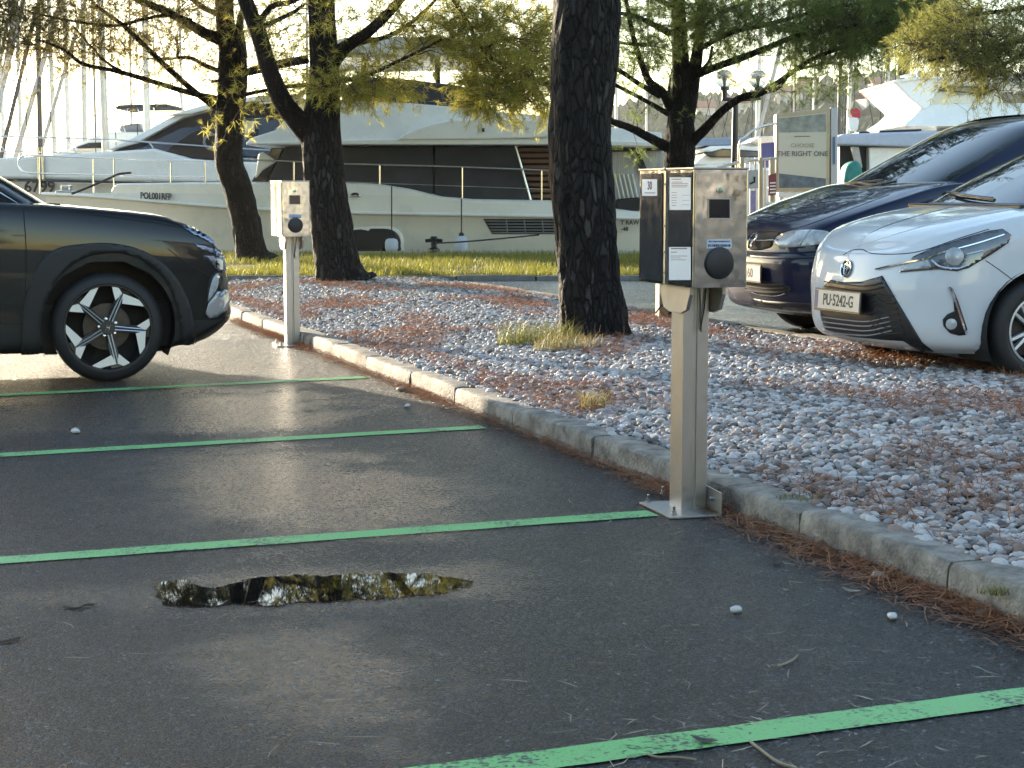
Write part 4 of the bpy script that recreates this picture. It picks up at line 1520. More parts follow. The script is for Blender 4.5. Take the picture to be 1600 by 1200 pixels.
# rope and anchor gear at the bow
pxtube('boat_hook', [(112, 303), (140, 292), (170, 279), (186, 272), (205, 270)], 33.4, .022, M_ROPE, ya, 6)
slab('anchor_roller', [(86, 297), (118, 299), (116, 304), (86, 304)], 34.2, 34.8, M_CHROME, ya, .02)
MB().box(at(104, 294, 34.4), (.18, .3, .12)).build('windlass', M_CHROME, ya, bevel=.03)
# fenders
for i, (x, y0, y1, rp, lb) in enumerate(((612, 368, 396, 291, 'white boat fender hanging in front of the dark hull window'), (721, 363, 398, 311, 'white boat fender hanging beside the iron bollard'))):
    a, b = at(x, y0, 31.95), at(x, y1, 31.95)
    fd = thing('boat_fender', lb, 'fender', tuple(b), 0, 'fenders on the motor yacht')
    L_ = (a - b).length
    MB().lathe([(.02, 0), (.10, .03), (.125, .10), (.125, L_ * .62), (.10, L_ * .78), (.05, L_ * .84)], b, (0, 0, 1), 20).build('body', M_FEND, fd, smooth=50)
    MB().lathe([(.05, L_ * .84), (.05, L_ * .92), (.035, L_ * .98), (.02, L_)], b, (0, 0, 1), 12).build('neck', M_ROPE, fd, smooth=50)
    MB().tube([a, at(x, rp, 32.3)], .012, 6).build('rope', M_ROPE, fd)
# bollard on the quay with its line
pb = at(678, 389, 29.6)
bo = thing('mooring_bollard', 'small iron cross bollard on the quay edge', 'bollard', tuple(pb))
MB().lathe([(.11, -.06), (.10, 0), (.055, .03), (.05, .14), (.07, .18), (.055, .22)], pb, (0, 0, 1), 14).build('post', M_BLACK, bo, smooth=40)
MB().tube([pb + Vector((-.15, 0, .14)), pb + Vector((-.05, 0, .15)), pb + Vector((.05, 0, .15)), pb + Vector((.15, 0, .14))], [.03, .035, .035, .03], 8).build('cross_arm', M_BLACK, bo, smooth=40)
P = [pb + Vector((0, -.06, .1)), at(720, 378, 30.2), at(780, 373, 31), at(842, 367, 32.0)]
tag(MB().tube([Vector(a) for a in cr([tuple(p) for p in P], 5)], .014, 6).build('mooring_rope', M_ROPE), 'dark mooring rope running from the bollard to the yacht hull', 'rope')

# ---------------- dark windowed yacht behind, bow to the left
yb = thing('motor_yacht', 'white sports yacht with sloping black windscreen left of the bent pine', 'yacht', (-7, 41, ZW))
stB = [(-260, 268, 275, .1), (-180, 272, 277, .9), (-60, 277, 282, 1.7), (60, 280, 285, 2.1), (200, 283, 288, 2.3), (400, 286, 292, 2.3), (640, 288, 294, 2.3)]
hB = hull('hull', stB, 41.5, ZW, M_GELC, yb)
slab('foredeck', [(-220, 268), (-100, 254), (0, 247), (90, 242), (150, 238), (185, 236), (240, 232), (300, 248), (345, 252), (640, 256), (640, 288), (-200, 276)], 39.35, 43.4, M_GEL, yb, .06)
slab('side_window', [(168, 238), (205, 243), (222, 238), (238, 233), (300, 247), (345, 251), (480, 256), (480, 170), (455, 155), (400, 157), (340, 166), (285, 184), (215, 222)], 39.6, 43.2, M_NAVY, yb, .04, inset=.25)
slab('window_pane', [(255, 240), (270, 226), (300, 206), (336, 192), (372, 186), (374, 244), (330, 247), (300, 245)], 39.5, 39.7, M_TINT, yb, .02)
slab('windscreen', [(162, 236), (205, 216), (262, 184), (292, 174), (334, 163), (328, 171), (285, 183), (212, 224)], 39.5, 43.0, M_GEL, yb, .03, inset=.1)  # white strip: the windscreen's highlight put into shape and colour
slab('roof', [(258, 181), (300, 169), (340, 158), (400, 150), (462, 147), (480, 156), (400, 158), (345, 165), (300, 178)], 39.45, 43.3, M_GEL, yb, .03)
slab('roof_stripe', [(405, 160), (460, 157), (460, 159), (405, 162)], 39.4, 39.6, M_GEL, yb, .01)
slab('cabin_light_window', [(381, 190), (396, 189), (396, 204), (383, 214)], 39.42, 39.6, mat('cream_blind', (.62, .52, .33), .6), yb, .01)
c0 = at(332, 222, 39.45)
MB().tube([c0 + Vector((math.cos(a) * .19, 0, math.sin(a) * .17)) for a in np.linspace(0, 2 * math.pi, 25)], .03, 6).build('wheel_rim', M_GREYP, yb, smooth=60)
pxtube('hand_rail', [(-200, 205), (0, 213), (166, 218), (345, 230), (480, 238)], 39.4, .02, M_CHROME, yb)
pxtube('lower_rail', [(-200, 232), (0, 236), (120, 240), (345, 252)], 39.4, .012, M_CHROME, yb)
for (x0, y0, x1, y1) in ((106, 216, 134, 266), (233, 222, 264, 268), (-6, 213, 22, 262), (345, 230, 372, 272)):
    pxtube('stanchion', [(x0, y0), (x1, y1)], 39.4, .018, M_CHROME, yb, 6, 0)
for x in (59, 66):
    pxtube('boarding_post', [(x, 230), (x + 2, 282)], 39.3, .03, M_CHROME, yb, 6, 0)
text('hull_number', '6799', .36, at(62, 292.5, 39.36), (1, 0, 0), (0, 0, 1), M_LET, hB, .01, .008)
pxtube('dark_stripe', [(-150, 279), (0, 281), (150, 284), (350, 288)], 39.15, .03, M_LET, hB, 6)

# ---------------- small cabin boat with a dark sunshade, further left
yc_ = thing('cabin_boat', 'small white cabin boat with dark sunshade behind the sports yacht', 'boat', (-11.5, 52, ZW))
hull('hull', [(85, 238, 242, .1), (120, 234, 240, 1.0), (180, 232, 240, 1.5), (300, 232, 240, 1.5)], 52, ZW, M_GEL, yc_)
slab('cabin', [(105, 236), (120, 226), (150, 212), (165, 206), (300, 206), (300, 236)], 50.7, 53.3, M_GEL, yc_, .08)
slab('cabin_window', [(118, 230), (138, 223), (166, 222), (166, 231), (122, 232)], 50.62, 53.4, M_DARK, yc_, .03)
slab('sunshade', [(178, 168), (186, 164), (205, 163), (262, 162), (262, 168), (205, 168), (184, 171)], 50.9, 53.1, M_CANVAS, yc_, .04)
for (x0, y0, x1, y1) in ((182, 169, 196, 206), (200, 168, 186, 206), (240, 168, 246, 206), (214, 168, 226, 206)):
    pxtube('sunshade_strut', [(x0, y0), (x1, y1)], 50.95, .02, M_CHROME, yc_, 6, 0)
slab('helm_console', [(188, 196), (216, 192), (224, 206), (186, 206)], 51.4, 52.6, M_GREYP, yc_, .05)


# ---------------- sailing boats: hulls hidden, masts and rigging above
def sail_boat(px, Y, wpx, m, label, zt=19.0, boom=True, sail=0.0, rake=0.0, side=1):
    base = at(px, 235, Y)
    t = thing('sailing_boat', label, 'sailing boat', (base.x, base.y, ZW), 0, 'sailing boats moored beyond the yachts')
    w = wpx / 2 * Y / FPX
    x = base.x
    L = 5.2
    rings = []
    for s, b, zs in ((-L, .05, .55), (-L * .7, .9, .35), (-L * .2, 1.55, .2), (L * .4, 1.5, .15), (L * .9, 1.1, .2)):
        rings.append([Vector((x + s * side, Y + q * b, z)) for q, z in ((-1, zs), (-.9, ZW), (0, ZW - .4), (.9, ZW), (1, zs))])
    MB().loft(rings).build('hull', M_GEL, t, smooth=50)
    slabpts = [(-1.8, .2), (-1.2, .62), (1.6, .7), (2.2, .25)]
    MB().prism([Vector((x + a * side, Y - .8, z)) for a, z in slabpts], (0, 1.6, 0)).build('cabin', M_GEL, t, bevel=.08)
    MB().tube([Vector((x, Y, .1)), Vector((x + rake * 4, Y, 6)), Vector((x + rake * 8, Y, zt))], [w, w, w * .7], 10).build('mast', m, t, smooth=60)
    for z in (5.2, 9.5):
        MB().tube([Vector((x, Y - .75, z)), Vector((x, Y, z + .05)), Vector((x, Y + .75, z))], .03, 6).build('spreader', m, t)
    if boom:
        MB().tube([Vector((x, Y, 1.35)), Vector((x + 3.9 * side, Y, 1.5))], .07, 8).build('boom', m, t, smooth=60)
        MB().tube([Vector((x + .1 * side, Y, 1.62)), Vector((x + 2 * side, Y, 1.62)), Vector((x + 3.7 * side, Y, 1.62))], [.16, .14, .08], 8).build('furled_sail', M_SAILC, t, smooth=60)
    for dx, dy in ((0, -1.35), (0, 1.35), (-4.9 * side, 0), (4.6 * side, 0)):
        MB().tube([Vector((x + dx, Y + dy, .35)), Vector((x + rake * 7, Y, zt - .8))], .012 if dx >= 0 or sail == 0 else sail, 5).build('stay', M_ROPE if not sail or dy else M_SAILC, t)
    return t


SB = [(8, 58, 6, M_MASTW, 'pale mast at the far left edge'), (33, 62, 6, M_MASTA, 'slim grey mast left of the dark mast'), (61, 47, 8, M_MASTK, 'dark mast between pale masts'),
      (87, 55, 7, M_MASTA, 'grey mast right of the dark mast'), (107, 60, 7, M_MASTW, 'white mast, first of a close pair'), (131, 66, 8, M_MASTA, 'grey mast, second of a close pair'),
      (167, 48, 11, M_MASTA, 'thick grey mast left of the sunshade'), (231, 46, 10, M_MASTW, 'thick pale mast beside the black windscreen'), (204, 80, 4, M_MASTA, 'thin distant mast over the sunshade'),
      (288, 84, 4, M_MASTW, 'thin distant mast above the sports yacht'), (150, 90, 4, M_MASTA, 'thin distant mast between two thick ones'), (478, 75, 4, M_MASTA, 'thin mast hidden behind the forked pine'),
      (965, 70, 5, M_MASTA, 'mast right of the thick pine trunk'), (1010, 85, 4, M_MASTW, 'mast showing through the many stemmed pine'), (1181, 58, 7, M_MASTW, 'sunlit cream mast behind the double lamp'),
      (1243, 70, 3, M_MASTK, 'thin dark mast left of the advertising board top'), (1310, 62, 6, M_MASTK, 'dark mast behind the advertising board edge'), (1323, 66, 6, M_MASTA, 'grey mast right of the advertising board'),
      (1387, 56, 7, M_MASTW, 'white mast left of the flybridge yacht'), (1270, 95, 3, M_MASTA, 'faint far mast above the advertising board'), (1428, 90, 3, M_MASTA, 'faint far mast under the radar dome')]
for i, (px, Y, w, m, lb) in enumerate(SB):
    sail_boat(px, Y, w, m, 'sailing boat with ' + lb, 20 + (i * 7) % 5, True, .07 if i in (0, 2, 5, 7, 18) else 0.0, .02 * ((i % 3) - 1), -1 if i % 2 else 1)
# raked furled sails at the far left
for k, (x0, y0, x1, y1, w, m) in enumerate(((-18, 230, 27, 40, 8, M_SAILC), (5, 230, 46, 60, 7, M_MASTK), (28, 232, 68, 95, 8, M_SAILC), (64, 235, 98, 120, 6, M_SAILC))):
    Y = 44 + k * 1.5
    a, b = at(x0, y0, Y), at(x1, y1, Y)
    d = (b - a) * 2.2
    tag(MB().tube([a - d * .05, a + d * .5, a + d], [w / 2 * Y / FPX] * 3, 8).build('furled_headsail', m, smooth=60),
        ['pale raked furled headsail at the far left edge', 'dark raked spar, second from the left edge', 'grey raked furled headsail before the dark mast', 'thin raked furled headsail right of the dark mast'][k], 'headsail', 'raked furled headsails')

# ---------------- boats on the right
yd = thing('motor_yacht', 'white flybridge yacht with flared tower behind the blue van', 'yacht', (14, 44, ZW))
hull('hull', [(1330, 282, 290, .1), (1400, 284, 292, 1.6), (1500, 286, 294, 2.3), (1900, 290, 298, 2.3)], 46, ZW, M_GEL, yd)
slab('deckhouse', [(1440, 285), (1480, 230), (1520, 200), (1900, 198), (1900, 285)], 43.9, 48, M_TINT, yd, .1)
slab('lower_roof', [(1414, 193), (1430, 182), (1446, 166), (1462, 161), (1560, 159), (1660, 160), (1900, 165), (1900, 197), (1416, 197)], 43.6, 48.4, M_GEL, yd, .12, 4, inset=.2)
slab('tower', [(1444, 168), (1446, 142), (1560, 138), (1570, 165)], 44.4, 47.6, M_GELC, yd, .05)
slab('tower_window', [(1450, 140), (1458, 131), (1520, 130), (1545, 142), (1540, 148)], 44.3, 47.7, M_TINT, yd, .03)
slab('visor', [(1398, 129), (1401, 124), (1440, 120), (1500, 119), (1600, 122), (1700, 126), (1560, 133), (1470, 134), (1450, 171), (1442, 171), (1420, 152)], 43.9, 48.1, M_GEL, yd, .07, 3)
slab('upper_lip', [(1396, 126), (1440, 119), (1600, 120), (1600, 124), (1440, 124), (1398, 130)], 43.8, 48.2, M_GEL, yd, .03)
c0 = at(1411, 118, 45)
MB().lathe([(.17, 0), (.18, .1), (.17, .28), (.12, .40), (.05, .46)], c0, (0, 0, 1), 16).build('radar_dome', M_DARK, yd, smooth=50)
slab('antenna_foot', [(1412, 116), (1432, 114), (1432, 119), (1412, 120)], 44.8, 45.2, M_GEL, yd, .02)
pxtube('tower_rail', [(1432, 116), (1480, 112), (1560, 112)], 44.6, .02, M_CHROME, yd)

ye = thing('covered_boat', 'boat with pale blue canvas top and dark opening beside the advertising board', 'boat', (9, 40, ZW))
hull('hull', [(1200, 292, 298, .1), (1260, 290, 297, 1.3), (1330, 288, 296, 1.8), (1700, 288, 296, 1.8)], 41.5, ZW, M_GEL, ye)
slab('canvas_top', [(1306, 226), (1308, 214), (1320, 209), (1440, 205), (1600, 205), (1600, 229), (1420, 230)], 39.5, 43.5, mat('pale_blue_canvas', (.42, .47, .58), .7, var=.1), ye, .05)
slab('dark_opening', [(1312, 228), (1358, 230), (1358, 288), (1312, 288)], 40.0, 43, M_DARK, ye, .01)
slab('cabin_side', [(1358, 230), (1600, 231), (1600, 290), (1358, 290)], 39.7, 43.2, M_GEL, ye, .03)
slab('side_flap', [(1330, 229), (1342, 229), (1348, 262), (1340, 264)], 39.62, 39.8, M_SAILC, ye, .02)
slab('roof_hatch', [(1342, 206), (1358, 204.5), (1358, 209), (1342, 210)], 40.5, 42.5, M_DARK, ye, .02)
slab('roof_rail', [(1374, 204), (1440, 201.5), (1440, 204.5), (1374, 207)], 40.3, 42.7, M_DARK, ye, .01)
tc_ = tag(slab('teal_cover', [(1318, 290), (1322, 264), (1330, 254), (1340, 252), (1347, 262), (1348, 290)], 39.2, 39.9, mat('teal_fabric', (.02, .19, .17), .7, var=.2, bump=.4, bscale=10), None, .08, 3, True), 'teal fabric cover in front of the dark boat opening', 'cover')
fl = at(1337, 196, 42)
fg = thing('boat_flag', 'small red and white flag above the pale blue boat top', 'flag', tuple(fl))
MB().tube([at(1337, 208, 42), at(1334, 170, 42)], .015, 6).build('flag_staff', M_CHROME, fg)
slab('red_cloth', [(1328, 172), (1338, 169), (1345, 174), (1343, 184), (1332, 183)], 41.9, 42.0, mat('red_cloth', (.5, .05, .07), .7), fg, .01, 2, True)
slab('white_cloth', [(1326, 184), (1341, 184), (1340, 202), (1333, 206), (1327, 200)], 41.9, 42.0, M_GEL, fg, .01, 2, True)
yf = thing('covered_boat', 'low white motor boat with blue grey canopy behind the double lamp', 'boat', (6, 50, ZW))
hull('hull', [(1030, 262, 268, .1), (1070, 258, 266, 1.2), (1140, 256, 266, 1.7), (1300, 258, 268, 1.7)], 50, ZW, M_GEL, yf)
slab('cockpit_cover', [(1084, 258), (1100, 244), (1128, 238), (1150, 240), (1170, 256)], 48.6, 51.4, M_GEL, yf, .1, 3, True)
slab('canopy', [(1082, 222), (1100, 216), (1160, 214), (1230, 216), (1230, 226), (1082, 228)], 48.6, 51.4, mat('blue_grey_canvas', (.20, .26, .36), .7, var=.1), yf, .04)
slab('side_window', [(1100, 240), (1130, 232), (1190, 236), (1190, 246), (1110, 246)], 48.4, 51.5, M_TINT, yf, .03)
slab('cabin_top', [(1090, 236), (1110, 228), (1200, 226), (1230, 230), (1230, 240), (1130, 240)], 48.5, 51.3, M_GEL, yf, .05)
# ================================================================== cars
def paint(name, col, flake=0.0, rough=.28):
    m, nt, b = newmat(name)
    b.inputs['Base Color'].default_value = (*col, 1)
    b.inputs['Metallic'].default_value = flake
    b.inputs['Roughness'].default_value = rough
    b.inputs['Coat Weight'].default_value = 1.0
    b.inputs['Specular IOR Level'].default_value = .15
    b.inputs['Coat IOR'].default_value = 1.42
    b.inputs['Coat Roughness'].default_value = 0.02
    # a film of road dust and drying rain
    N = nt.nodes.new; L = nt.links.new
    tc = N('ShaderNodeTexCoord')
    nz = N('ShaderNodeTexNoise'); nz.inputs['Scale'].default_value = 9; nz.inputs['Detail'].default_value = 7
    L(tc.outputs['Object'], nz.inputs['Vector'])
    mr = N('ShaderNodeMapRange'); mr.inputs['From Min'].default_value = .4; mr.inputs['From Max'].default_value = .8; mr.inputs['To Min'].default_value = 0.015; mr.inputs['To Max'].default_value = .09
    L(nz.outputs['Fac'], mr.inputs['Value']); L(mr.outputs['Result'], b.inputs['Coat Roughness'])
    v = N('ShaderNodeTexVoronoi'); v.inputs['Scale'].default_value = 70
    L(tc.outputs['Object'], v.inputs['Vector'])
    m2 = N('ShaderNodeMapRange'); m2.inputs['From Min'].default_value = .0; m2.inputs['From Max'].default_value = .22; m2.inputs['To Min'].default_value = 1; m2.inputs['To Max'].default_value = 0
    L(v.outputs['Distance'], m2.inputs['Value'])
    bp = N('ShaderNodeBump'); bp.inputs['Strength'].default_value = .06; bp.inputs['Distance'].default_value = .002
    L(m2.outputs['Result'], bp.inputs['Height']); L(bp.outputs['Normal'], b.inputs['Coat Normal'])
    return m


M_PBLK = paint('black_car_paint', (0.004, 0.005, 0.006), .0, .6)
M_PBLU = paint('dark_blue_car_paint', (0.004, 0.009, 0.036), .0, .5)
M_PWHT = paint('white_car_paint', (0.66, 0.69, 0.72), 0.0, .35)
M_CLAD = mat('black_cladding', (0.011, 0.012, 0.014), 0.5, bump=.15, bscale=220)
M_TYRE = mat('tyre_rubber', (0.017, 0.017, 0.018), 0.62, var=.25, vscale=12, bump=.1, bscale=120)
M_ALLOY = mat('machined_alloy', (0.62, 0.66, 0.72), 0.38, 0.7)
M_ALLOYK = mat('black_alloy', (0.016, 0.017, 0.019), 0.3)
M_DISC = mat('brake_disc', (0.07, 0.058, 0.05), 0.45, .6, var=.3, vscale=20)
M_GLASS = mat('car_glass', (0.018, 0.024, 0.028), 0.02, spec=.9)
M_LENS = mat('headlamp_lens', (0.42, 0.45, 0.47), 0.06, spec=.7, coat=.8, var=.35, vscale=14)
M_LENSD = mat('smoked_lamp', (0.05, 0.055, 0.065), 0.05, spec=.8, coat=1.0, var=.5, vscale=20)
M_CHR = mat('chrome_trim', (0.75, 0.75, 0.76), 0.08, 1.0)
M_SILV = mat('silver_plastic', (0.42, 0.44, 0.48), 0.28, .6)
M_LAMPB = mat('dark_chrome_lamp', (0.16, 0.20, 0.30), 0.10, .85)  # bluish tint puts the facets' blue reflections into the dark chrome
M_SEAM = mat('panel_gap', (0.006, 0.006, 0.006), 0.8)
M_PLATE = mat('plate_white', (0.62, 0.60, 0.54), 0.4, var=.06)


def ring3(xn, xt, w, zf, c=1.0, tc=.5):
    """one level line from nose centre round the side to tail centre; zf(x) gives height"""
    pts = [(xn, 0), (xn - .012 * c, .34 * w), (xn - .055 * c, .60 * w), (xn - .14 * c, .79 * w), (xn - .29 * c, .915 * w), (xn - .52 * c, .98 * w), (xn - .82 * c - .05, w),
           (xn * .3 - .95, w), (-1.75 + xn * .1, w), (xt + .95, w), (xt + .38 * tc, .965 * w), (xt + .10 * tc, .78 * w), (xt + .02 * tc, .42 * w), (xt, 0)]
    return [(x, max(y, 1e-3), zf(x)) for x, y in pts]


def lerpf(tab):
    xs = [t[0] for t in tab][::-1] if tab[0][0] > tab[-1][0] else [t[0] for t in tab]
    zs = [t[1] for t in tab][::-1] if tab[0][0] > tab[-1][0] else [t[1] for t in tab]
    return lambda x: float(np.interp(x, xs, zs))


def shell(name, rings, mats, parent, nS=6, nR=4, pick=None, cut=None, mirror=True):
    """skin over level lines; pick(s, r) -> material slot; cut = list of (x, z, radius) wheel openings"""
    dense = [cr(r_, nS) for r_ in rings]
    cols = list(zip(*dense))
    grid = [cr([tuple(p) for p in c], nR) for c in cols]
    ns, nr = len(grid), len(grid[0])
    V_, F_, Mi = [], [], []
    for sgn in ((1, -1) if mirror else (1,)):
        k = len(V_)
        for s_ in range(ns):
            for r_ in range(nr):
                p = grid[s_][r_]
                V_.append((p[0], max(p[1], 0) * sgn, p[2]))
        for s_ in range(ns - 1):
            for r_ in range(nr - 1):
                q = [k + s_ * nr + r_, k + (s_ + 1) * nr + r_, k + (s_ + 1) * nr + r_ + 1, k + s_ * nr + r_ + 1]
                if sgn < 0:
                    q = q[::-1]
                F_.append(q)
                Mi.append(pick((s_ + .5) / nS, (r_ + .5) / nR) if pick else 0)
    A = np.array(V_)
    full = (A.copy(), [list(f) for f in F_])
    if cut:
        keep = []
        for f in F_:
            c = A[f].mean(0)
            keep.append(not any((c[0] - x) ** 2 + (c[2] - z) ** 2 < R_ * R_ and abs(c[1]) > .45 for x, z, R_ in cut))
        F2 = [f for f, k_ in zip(F_, keep) if k_]
        Mi = [m for m, k_ in zip(Mi, keep) if k_]
        gone = set(i for f, k_ in zip(F_, keep) if not k_ for i in f)
        stay = set(i for f in F2 for i in f)
        for i in gone & stay:
            for x, z, R_ in cut:
                d = math.hypot(A[i, 0] - x, A[i, 2] - z)
                if d < R_ * 1.35 and abs(A[i, 1]) > .4:
                    A[i, 0] = x + (A[i, 0] - x) * R_ / d
                    A[i, 2] = z + (A[i, 2] - z) * R_ / d
        F_ = F2
    me = bpy.data.meshes.new(name)
    me.from_pydata([tuple(v) for v in A], [], F_)
    for m in mats:
        me.materials.append(m)
    me.polygons.foreach_set('material_index', Mi)
    bm = bmesh.new(); bm.from_mesh(me)
    bmesh.ops.remove_doubles(bm, verts=bm.verts, dist=.0015)
    loose = [v for v in bm.verts if not v.link_faces]
    bmesh.ops.delete(bm, geom=loose, context='VERTS')
    bmesh.ops.recalc_face_normals(bm, faces=bm.faces)
    bm.to_mesh(me); bm.free()
    me.shade_smooth()
    me.set_sharp_from_angle(angle=R(50))
    o = link(bpy.data.objects.new(name, me))
    o.parent = parent
    FR[o.name] = FR[parent.name]
    F = FR[parent.name]
    bvh = BVHTree.FromPolygons([F @ Vector(v) for v in full[0]], full[1])
    return o, bvh


def wheel(parent, x, y, R_, rim, wdt, out, style, rot=0.0):
    """out = +1/-1: which way the outer face looks along local y"""
    ax = Vector((0, out, 0))
    c = Vector((x, y, R_))
    w = thing_part('wheel', parent)
    h = wdt / 2
    ty = MB().lathe([(rim, -h * .8), (rim + .02, -h), (R_ - .035, -h), (R_ - .008, -h * .72), (R_, -h * .4), (R_, h * .4), (R_ - .008, h * .72), (R_ - .035, h * .96), (R_ - .07, h), (rim + .018, h * .98), (rim, h * .88)], c, ax, 56, False)
    ty.build('tyre', M_TYRE, w, world=False, smooth=40)
    MB().lathe([(rim, h * .9), (rim - .006, h * .9), (rim - .014, h * .78), (rim - .022, -h * .8)], c, ax, 48, False).build('rim_barrel', M_ALLOY if style == 'y' else M_ALLOYK, w, world=False, smooth=40)
    MB().lathe([(.155, -.03), (.155, -.005), (.05, .0)], c, ax, 32).build('brake_disc', M_DISC, w, world=False, smooth=30)
    MB().lathe([(rim - .02, -.07), (.02, -.07)], c, ax, 32, True).build('backing', M_DARK, w, world=False)
    ex = Vector((1, 0, 0)) * (1)
    ez = Vector((0, 0, 1))

    def P(r, deg, d):
        a = R(deg)
        # positive angles run counter-clockwise as seen from outside
        return c + (ex * (-out) * math.cos(a) + ez * math.sin(a)) * r + ax * d if False else c + (ex * (1 if out < 0 else -1) * math.cos(a) + ez * math.sin(a)) * r + ax * d
    face = h * .80
    if style == 't':
        for k in range(5):
            t = rot + 72 * k
            mb = MB()
            # dark spoke
            sec = []
            for r, hw, d in ((.05, 15, face * .55), (.12, 12, face * .62), (rim * .72, 7.5, face * .78), (rim * .97, 9.5, face * .86)):
                sec.append([P(r, t - hw, d), P(r, t + hw, d), P(r, t + hw, d - .035), P(r, t - hw, d - .035)])
            mb.loft(sec)
            mb.build('spoke', M_ALLOYK, w, world=False)
            for poly in ([(.86, -.8), (.985, -28), (.97, -37), (.64, -7)], [(.86, .8), (1.0, 11), (.975, 18), (.65, 8)]):
                pts = [P(rim * r, t + a, face * .92) for r, a in poly]
                mbf = MB().prism(pts, ax * .006)
                mbf.build('machined_facet', M_ALLOY, w, world=False)
            # rim edge glint towards the next spoke
            arc = [P(rim * .985, t + 11 + a, face * .93) for a in np.linspace(0, 25, 8)]
            MB().tube(arc, .004, 5).build('rim_edge', M_ALLOY, w, world=False)
            for s_ in (-1, 1):
                ln = [P(rim * .16, t + s_ * 14, face * .80), P(rim * .45, t + s_ * 4.2, face * .88), P(rim * .85, t + s_ * 1.9, face * .94)]
                MB().tube(ln, .0045, 5).build('spoke_edge', M_ALLOY, w, world=False)
            a0 = P(.058, t + 36, face * .62)
            MB().lathe([(.011, 0), (.011, .012), (.006, .014)], a0, ax, 6).build('wheel_nut', M_CHR, w, world=False)
        MB().lathe([(.05, face * .45), (.05, face * .80), (.043, face * .86), (.038, face * .86)], c, ax, 28).build('hub', M_ALLOYK, w, world=False, smooth=30)
        # slanted letter on the cap
        for a0, a1 in (((-.014, -.016), (-.006, .018)), ((.006, -.018), (.014, .016)), ((-.010, .004), (.010, -.004))):
            q = [c + ex * (1 if out < 0 else -1) * a[0] + ez * a[1] + ax * (face * .86 + .002) for a in (a0, a1)]
            MB().tube(q, .003, 5).build('cap_emblem', M_CHR, w, world=False)
    else:
        for k in range(10):
            t = rot + 36 * k + (8 if k % 2 else -8)
            sec = []
            for r, hw, d in ((.04, 14, face * .5), (.10, 6, face * .62), (rim * .95, 2.6, face * .82)):
                sec.append([P(r, t - hw, d), P(r, t + hw, d), P(r, t + hw, d - .03), P(r, t - hw, d - .03)])
            MB().loft(sec).build('spoke', M_ALLOY, w, world=False, bevel=.003)
        MB().lathe([(.05, face * .4), (.05, face * .7), (.03, face * .75)], c, ax, 24).build('hub', M_ALLOY, w, world=False, smooth=30)
        MB().lathe([(rim, h * .93), (rim - .012, h * .95), (rim - .018, h * .82)], c, ax, 48, False).build('rim_lip', M_ALLOY, w, world=False, smooth=40)
    return w


def thing_part(name, parent):
    o = bpy.data.objects.new(name, None)
    link(o)
    o.parent = parent
    o.empty_display_size = .1
    FR[o.name] = FR[parent.name]
    return o


def liner(parent, x, z, R_, sgn):
    mb = MB()
    arcs = []
    for y in (.50 * sgn, .83 * sgn):
        arcs.append([Vector((x + math.cos(a) * (R_ + .012), y, z + math.sin(a) * (R_ + .012))) for a in np.linspace(-.5, math.pi + .5, 22)])
    n = 22
    mb.add(arcs[0] + arcs[1], [(i, i + 1, n + i + 1, n + i) for i in range(n - 1)])
    mb.add(arcs[0], [list(range(n))])
    mb.build('wheel_arch_liner', M_DARK, parent, world=False)


# ---------------- black SUV, seen from its side
wc = gnd(172, 598)
so = wc + U * .905
suv = thing('parked_car', 'black suv with machined alloy wheel parked nose to the kerb', 'car', tuple(so), KANG, 'parked cars')
bon = lerpf([(.83, .84), (.80, .90), (.74, .955), (.66, 1.0), (.52, 1.06), (.30, 1.115), (.0, 1.165), (-.36, 1.20), (-.8, 1.205), (-4, 1.205)])
SC = .26
sv = [ring3(.50, -3.45, .84, lambda x: .205, .5), ring3(.73, -3.55, .885, lambda x: .255, .45), ring3(.87, -3.6, .905, lambda x: .40, SC), ring3(.858, -3.6, .918, lambda x: .56 + .02 * (x < 0), SC),
      ring3(.848, -3.6, .925, lambda x: .72 + .02 * (x < .2), SC), ring3(.832, -3.58, .925, lerpf([(.8, .83), (.4, .88), (-.5, .95), (-4, .98)]), SC), ring3(.80, -3.55, .91, lambda x: bon(x) - .075 - .02 * (x < .2), SC),
      ring3(.75, -3.5, .87, lambda x: bon(x) - .030, .5), ring3(.715, -3.45, .78, lambda x: bon(x) - .012, .5), ring3(.69, -3.4, .42, lambda x: bon(x) - .002, .5), ring3(.67, -3.35, .01, lambda x: bon(x), .5)]
sbody, sb = shell('body', sv, [M_PBLK, M_CLAD], suv, 7, 5, lambda s, r: 1 if r < 2.0 else 0, [(0, .375, .435), (-2.68, .375, .435)])
sg = [ring3(-.27, -3.5, .80, lambda x: 1.14, .55), ring3(-.62, -3.42, .765, lambda x: 1.36, .6), ring3(-.97, -3.3, .705, lambda x: 1.54, .6), ring3(-1.14, -3.2, .62, lambda x: 1.61, .5), ring3(-1.35, -3.1, .35, lambda x: 1.64, .4), ring3(-1.5, -3.0, .01, lambda x: 1.65, .3)]
shell('cabin', sg, [M_PBLK, M_GLASS], suv, 5, 4, lambda s, r: 1 if (r < 2.4 and (s < 4.0)) or (.35 < r < 1.9 and 5.6 < s < 7.4) or (.35 < r < 1.9 and 7.6 < s < 9.2) else 0)
bw = MB().box((-1.4, 0, .36), (4.0, 1.24, .30)); bw.build('underbody', M_DARK, suv, world=False)
for sgn in (-1, 1):
    for x in (0, -2.68):
        liner(suv, x, .375, .435, sgn)
        wheel(suv, x, sgn * .795, .362, .285, .225, sgn, 't', 138 - 72 * (x < -1))
_o = cr([(x, y, 0) for x, y in ((33, 552), (34, 505), (44, 455), (64, 409), (90, 388), (130, 381), (175, 380), (222, 391), (262, 418), (290, 460), (303, 505), (306, 555))], 5)
